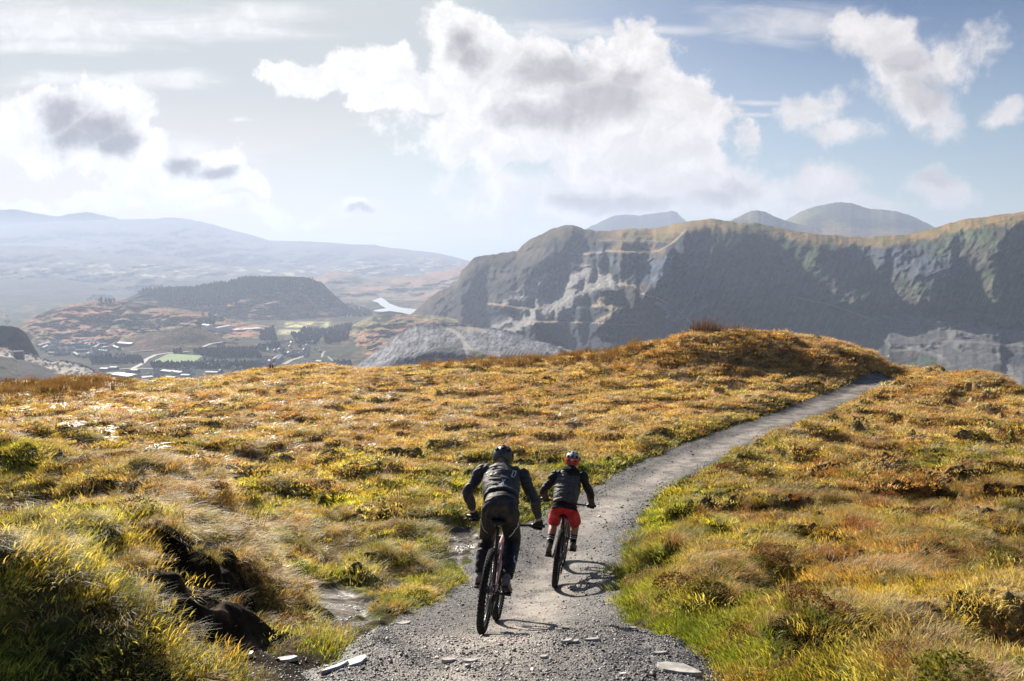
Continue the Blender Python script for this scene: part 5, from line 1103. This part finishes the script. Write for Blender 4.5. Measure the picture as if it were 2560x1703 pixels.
rowb(*Z8([(1130,385),(1290,372)]), 24, 'school_building', (M_wall, M_tin, M_win), 6, 2, 'flat pale roofed building right of the terraces', 'building', None, False)
rowb(*Z8([(790,548),(890,548)]), 10, 'chapel', (M_wh, M_roof, M_win), 9, 3, 'white fronted building with tall windows left of the playing field', 'building', None, False)
rowb(*Z8([(1070,562),(1190,566)]), 10, 'villa_row', (M_wh, M_roof, M_win), 8, 4, 'white gabled villas beside the dark trees', 'houses')
rowb(*Z1([(1602,1018),(1648,1018)]), 20, 'factory_block', (M_wh, M_tin, M_win), 20, 1, 'tall pale block of the factory above the town', 'factory', None, False)
rowb(*Z1([(1690,1020),(1800,1018)]), 20, 'factory_block', (M_wh, M_tin, M_win), 17, 1, 'lower ribbed block of the factory beside the pale sheds', 'factory', None, False)
rowb(*Z1([(1815,1012),(2030,1020)]), 60, 'factory_shed', (M_wall, M_tin, M_win), 8, 2, 'wide white roofed factory sheds in the valley', 'factory', None, False)
rowb(*Z2([(295,1030),(340,995)]), 16, 'chapel', (M_wall, M_tin, M_win), 8, 4, 'steep pale roofed hall standing alone by the village road', 'hall')
rowb(*Z2([(650,1035),(690,1038)]), 18, 'barn', (M_wall, M_tin, M_win), 5, 2, 'small pale roofed barn right of the village road', 'barn', None, False)
rowb(*Z2([(420,985),(520,975)]), 9, 'terraced_row', lab='terraced row along the village road beside the bend', cat='houses')
hpts = []
for zn, pg, n in (('among the valley terraces', Z8([(150,400),(560,330),(1100,380),(1120,470),(980,560),(400,540),(200,460)]), 34), ('in the village right of the playing field', Z2([(310,860),(560,830),(640,850),(600,960),(380,1000),(310,930)]), 30), ('below the lone steep roofed hall', Z2([(180,1000),(260,1000),(300,1080),(180,1100)]), 8),
              ('at the foot of the village lane', Z1([(2050,1180),(2195,1160),(2195,1290),(2080,1290)]), 6), ('just right of the playing field', Z1([(1580,1250),(1800,1270),(1820,1330),(1600,1320)]), 12), ('on the slope above the factory', Z1([(1540,880),(1760,900),(1740,930),(1580,900)]), 10),
              ('on the valley floor among the works sheds', Z1([(880,1340),(2050,1330),(1900,1400),(1000,1420)]), 24), ('far left at the foot of the wooded hills', Z1([(0,850),(90,930),(60,980),(0,980)]), 8), ('at the right end of the village road', Z2([(520,920),(700,930),(640,1000),(540,1000)]), 8)):
    xs = [p[0] for p in pg]; ys = [p[1] for p in pg]; k = 0
    while k < n:
        u, v = rng.uniform(min(xs), max(xs)), rng.uniform(min(ys), max(ys))
        if pg_sd(np.array([u]), np.array([v]), pg)[0] > 0: hpts.append((u, v, zn)); k += 1
for i, (u, v, zn) in enumerate(hpts):
    h = drop(u, v)
    if h is not None:
        w = i % 3 == 0; put(hm1 if w else hm2, h+Vector((0, 0, .8)), rng.uniform(0, 3.1), 'house', ('small white house ' if w else 'small grey slate roofed house ')+zn, 'house', ('white houses ' if w else 'grey houses ')+zn, (rng.uniform(.8, 1.5), 1, 1))
# quarry sheds under the mountain, just over the skyline
def qshed(a, b, Wd, H, rh, lab, tower=None):
    Yq = 940
    A, B = Vector(PX(*a, Yq)), Vector(PX(*b, Yq-25)); d = B-A; c = (A+B)/2; root = empty('quarry_shed', c, lab, 'shed'); root.rotation_euler = (0, 0, math.atan2(d.y, d.x)); L = d.length; zt = -H-rh
    V = [(-L/2,-Wd/2,zt-12),(L/2,-Wd/2,zt-12),(L/2,Wd/2,zt-12),(-L/2,Wd/2,zt-12),(-L/2,-Wd/2,-rh),(L/2,-Wd/2,-rh),(L/2,Wd/2,-rh),(-L/2,Wd/2,-rh),(-L/2,0,0),(L/2,0,0)]
    mk('wall', (V, [(0,1,5,4),(2,3,7,6),(1,2,6,9,5),(3,0,4,8,7)]), M_wh, root, False)
    V = [(-L/2-.6,-Wd/2-.6,-rh-.2),(L/2+.6,-Wd/2-.6,-rh-.2),(L/2+.6,0,.3),(-L/2-.6,0,.3),(L/2+.6,Wd/2+.6,-rh-.2),(-L/2-.6,Wd/2+.6,-rh-.2)]
    rf = mk('roof', (V, [(0,1,2,3),(3,2,4,5)]), M_tin, root, False); rb = []
    for k in range(1, 12): x = -L/2+L*k/12; rb.append(box((x, -Wd/4-.15, -rh/2+.25), (.35, math.hypot(Wd/2, rh), .25), np.array(Matrix.Rotation(math.atan2(rh, Wd/2), 3, 'X'))))
    mk('roof_rib', join(*rb), M_wall, rf, False)
    if tower: tw = mk('tower', box((tower, 0, -1), (4, 5, 10)), M_wh, root, False)
qshed((1262,868), (1366,883), 22, 8, 5, 'long grey roofed quarry shed beyond the skyline rushes')
qshed((1394,873), (1452,884), 18, 7, 4, 'shorter quarry shed with small tower at its left end', -14)
def winder():
    h = drop(1302, 790)
    if h is not None: me = house_mesh(5, 5, 14, 0.5, (M_wall, M_wall, M_win), 0, False); put(me, h, .3, 'winding_house', 'small ruined stone winding house on the slate spoil', 'ruin')
    h = drop(48, 893)
    if h is not None: me = house_mesh(13, 8, 9, 1, (M_wall, M_wall, M_win), 0, False); put(me, h, .3, 'stone_ruin', 'dark stone ruin on top of the left slate tip', 'ruin')
winder()
def woods(name, pgs, hgt, label, step, jag=1):
    V = []; F_ = []
    for pg in pgs:
        xs = [p[0] for p in pg]; ys = [p[1] for p in pg]; v = min(ys)
        U_, V_ = np.meshgrid(np.arange(min(xs), max(xs), step[0]), np.arange(min(ys), max(ys), step[1])); U_ = U_+rng.uniform(-1, 1, U_.shape)*step[0]; V_ = V_+rng.uniform(-1, 1, V_.shape)*step[1]; k = pg_sd(U_, V_, pg) > 0
        for u, v in zip(U_[k], V_[k]):
            h = drop(u, v)
            if h is None or h.y > 9000: continue
            H = hgt*rng.uniform(.6, 1.25); r = H*rng.uniform(.22, .36); b = len(V); a0 = rng.random()*6
            for z, q in ((.05, .7), (.3, 1), (.62, .62)):
                for t in range(5): a = a0+t*1.2566+z; rr = r*q*rng.uniform(.75, 1.25); V.append((h.x+rr*math.cos(a), h.y+rr*math.sin(a), h.z+H*z))
            V.append((h.x, h.y, h.z+H))
            for l in range(2):
                for t in range(5): F_.append((b+l*5+t, b+l*5+(t+1) % 5, b+l*5+5+(t+1) % 5, b+l*5+5+t))
            F_ += [(b+10+t, b+10+(t+1) % 5, b+15) for t in range(5)]
    return tag(mk(name, (V, F_), M_wood, None, False), label, 'woodland', kind='stuff')
M_wood = mat_basic('conifer_foliage', (.03,.042,.026), .95, var=.35, vscale=.05)
woods('ridge_forest', [Z1([(1000,705),(1250,690),(1500,695),(1700,650),(1900,612),(2195,620),(2195,720),(1950,735),(1850,820),(1500,845),(1250,800),(1100,740)]), Z2([(-10,320),(600,330),(700,400),(600,400),(0,420)]), Z1([(670,795),(740,745),(900,755),(900,800)])], 15, 'dark conifer forest along the ridge behind the town', (3.4, 2.6))
woods('valley_woodland', [Z2([(850,545),(940,540),(1110,600),(1110,650),(860,650)]), Z2([(165,770),(280,730),(320,850),(170,850)]), Z2([(680,760),(950,700),(900,850),(720,880)]), Z2([(530,740),(680,760),(680,800),(500,800)]), Z2([(790,1040),(930,1030),(945,1085),(790,1085)]), Z1([(700,1230),(1100,1230),(1130,1280),(720,1290)]), Z1([(1500,1180),(2000,1160),(2060,1240),(1640,1250)]),
     Z1([(1530,960),(1680,940),(1690,975),(1540,985)]), Z2([(430,790),(700,800),(650,880),(480,880)]), Z1([(2000,1150),(2195,1120),(2195,1160),(2050,1190)]), Z1([(1180,1290),(2050,1280),(2050,1330),(1200,1320)]), Z1([(1360,1180),(1430,1180),(1430,1210),(1360,1210)])], 12, 'dark broadleaf and conifer woods between the valley houses', (3.2, 2.4))
def pylon(u, v0, v1, lab):
    h = drop(u, v1)
    if h is None: return
    p, q = ray(u, v0); H = q*h.y-h.z; g = []
    for sx in (-1, 1):
        for sy in (-1, 1): g.append(tube([(sx*3, sy*3, -1), (sx*.6, sy*.6, H*.8), (0, 0, H)], .35, 4, sub=1))
    for k in range(6): z = H*k/7; w = 3-2.4*min(z/(H*.8), 1); g.append(tube([(-w, -w, z), (w, -w, z+H/7)], .25, 4, sub=1)); g.append(tube([(w, -w, z), (-w, -w, z+H/7)], .25, 4, sub=1))
    for z in (.62, .76, .9): g.append(tube([(-6, 0, H*z), (6, 0, H*z)], .35, 4, sub=1))
    o = mk('pylon', join(*g), M_tin, None, False); o.location = h; tag(o, lab, 'pylon')
pylon(691, 698, 728, 'left one of two pale pylons on the forested ridge'); pylon(783, 698, 726, 'right one of two pale pylons on the forested ridge')
# ---------------------------------------------------------------- rush clumps and slates that stand out one by one
def plant_mat(name, tr=.35):
    m = mat_vcol(name, .7, 40, .2, 0, 1, .2); k = N(m.node_tree); b = k.n['Principled BSDF']; t = k.new('ShaderNodeBsdfTranslucent'); src_ = b.inputs['Base Color'].links[0].from_socket; k.put(t.inputs[0], src_)
    mx = k.new('ShaderNodeMixShader'); mx.inputs[0].default_value = tr; k.l.new(b.outputs[0], mx.inputs[1]); k.l.new(t.outputs[0], mx.inputs[2]); k.l.new(mx.outputs[0], k.n['Material Output'].inputs[0]); return m
M_rush = plant_mat('rush_stems')
def rush(u, v, Y, n, rad, h0, h1, col, lab, lean=.3, w=.007, wind=(.1, 0)):
    x, y, _ = PX(u, v, Y); z = float(ground_z(x, y)); V, F_, C = blades(n, rad, h0, h1, w, lean, .2, wind, 3)
    me = mesh_np('rush_clump', V, F_, np.clip(A3(col)[None]*C[:, None], 0, 1), False); o = link('rush_clump', me, M_rush); o.location = (x, y, z-.02); tag(o, lab, 'rushes')
def crest_Y(u): p = (u-CX)/F/CS; return float(np.interp(p, crP, crY))-.3
rush(678, 936, crest_Y(678), 90, .18, .35, .62, (.10,.055,.035), 'lone dark rush clump on the skyline above the village', .3, .014)
rush(1068, 928, crest_Y(1068), 150, .8, .2, .42, (.13,.07,.04), 'wide low rush clump on the skyline before the slate tip', .1, .016)
rush(1142, 922, crest_Y(1142), 130, .5, .25, .48, (.16,.08,.04), 'rounded russet rush clump right of the wide low one', .25, .016)
rush(1765, 852, crest_Y(1765), 420, .75, .4, .95, (.15,.07,.03), 'tall russet rush clump crowning the knoll', .12, .016)
rush(1840, 850, crest_Y(1840), 180, .9, .25, .6, (.17,.09,.04), 'lower brown rush clump just right of the knoll top', .12, .016)
rush(590, 1420, 8.1, 130, .30, .35, .75, (.16,.12,.045), 'tall olive rush clump leaning right on the left slope', .35, .006, (.25, 0))
rush(455, 1360, 9.5, 70, .25, .35, .70, (.15,.12,.05), 'thin rush clump left of the taller leaning one', .3, .006)
rush(720, 1415, 8.4, 60, .30, .2, .5, (.20,.14,.06), 'sparse rush clump above the muddy patch', .6, .006)
rush(1005, 1245, 14.0, 50, .2, .3, .6, (.13,.09,.04), 'small dark rush clump beyond the rider in black, at left', .4, .01)
M_slab = mat_basic('slate_slab', (.48,.45,.42), .5, spec=.45, var=.35, vscale=9, bump=(14, .5, .01))
def slab(u, v, L, Wd, T, ang, lab, seed):
    r = np.random.default_rng(seed); x, y = hit(u, v, lambda a, b: ground_z(a, b, False), 3.0, 30); z = float(ground_z(x, y)); n = 9; P = [(L*.5*math.cos(a)*r.uniform(.7, 1.1), Wd*.5*math.sin(a)*r.uniform(.7, 1.1)) for a in np.linspace(0, 2*math.pi, n, endpoint=False)]
    V = [(a, b, -T) for a, b in P]+[(a*.96, b*.95, T*r.uniform(.3, .6)) for a, b in P]; o = mk('slate_slab', (V, [tuple(range(n))[::-1], tuple(range(n, 2*n))]+[(i, (i+1) % n, n+(i+1) % n, n+i) for i in range(n)]), M_slab, None, False, .002)
    o.location = (x, y, z+T*.4); o.rotation_euler = (-.12+r.normal()*.05, r.normal()*.05, ang); tag(o, lab, 'stone')
for i, (u, v, L, Wd, ang, lab) in enumerate([(2350-655,1675,.30,.14,-.35,'large flat slate slab at the bottom right edge of the gravel'),(1120,1652,.11,.07,.3,'pale slate at the left of the gravel lip'),(1175,1655,.10,.06,.0,'smaller pale slate beside the left one on the lip'),(1416,1604,.10,.06,.2,'pale slate on the lip right of the rear tyre shadow'),
        (1440,1607,.06,.04,.8,'small slate touching the pale one on the lip'),(1480,1602,.12,.045,.1,'long thin slate on the lip at mid trail'),(1358,1646,.07,.05,.4,'single pale slate below the lip at centre'),(880,1660,.24,.12,.9,'broad grey slate at the left foot of the trail'),(838,1672,.20,.05,.8,'narrow upright slate edging the left foot of the trail'),
        (1010,1560,.15,.08,.5,'grey slate among the grass on the left verge'),(715,1652,.16,.09,.6,'pale slate fallen on the dark peat'),(618,1640,.10,.06,.3,'small slate on the dark peat, left of the pale one'),(1583,1572,.08,.05,.2,'dark slate chip by the right verge'),(1650,1635,.11,.04,.1,'flat slate chip near the right end of the lip')]): slab(u, v, L, Wd, .018, ang, lab, 300+i)
# ---------------------------------------------------------------- haze
def haze():
    bm = bmesh.new(); x0, x1, y0, y1, z0, z1 = -32000, 34000, -300, 31000, VZ-160, 560
    vs = [bm.verts.new((x, y, z)) for z in (z0, z1) for x, y in ((x0, y0), (x1, y0), (x1, y1), (x0, y1))]
    for f in ((0,3,2,1),(4,5,6,7),(0,1,5,4),(1,2,6,5),(2,3,7,6),(3,0,4,7)): bm.faces.new([vs[i] for i in f])
    me = bpy.data.meshes.new('haze'); bm.to_mesh(me); bm.free()
    m = bpy.data.materials.new('valley_haze'); m.use_nodes = True; n = m.node_tree.nodes; n.clear()
    v = n.new('ShaderNodeVolumePrincipled'); v.inputs['Color'].default_value = (.56, .67, .90, 1); v.inputs['Density'].default_value = HAZE_D; v.inputs['Anisotropy'].default_value = HAZE_G
    o = n.new('ShaderNodeOutputMaterial'); m.node_tree.links.new(v.outputs[0], o.inputs['Volume'])
    tag(link('haze', me, m), kind='stuff', label='pale blue haze filling the valley air', cat='haze')
HAZE_D = 1.05e-4; HAZE_G = .2
haze()
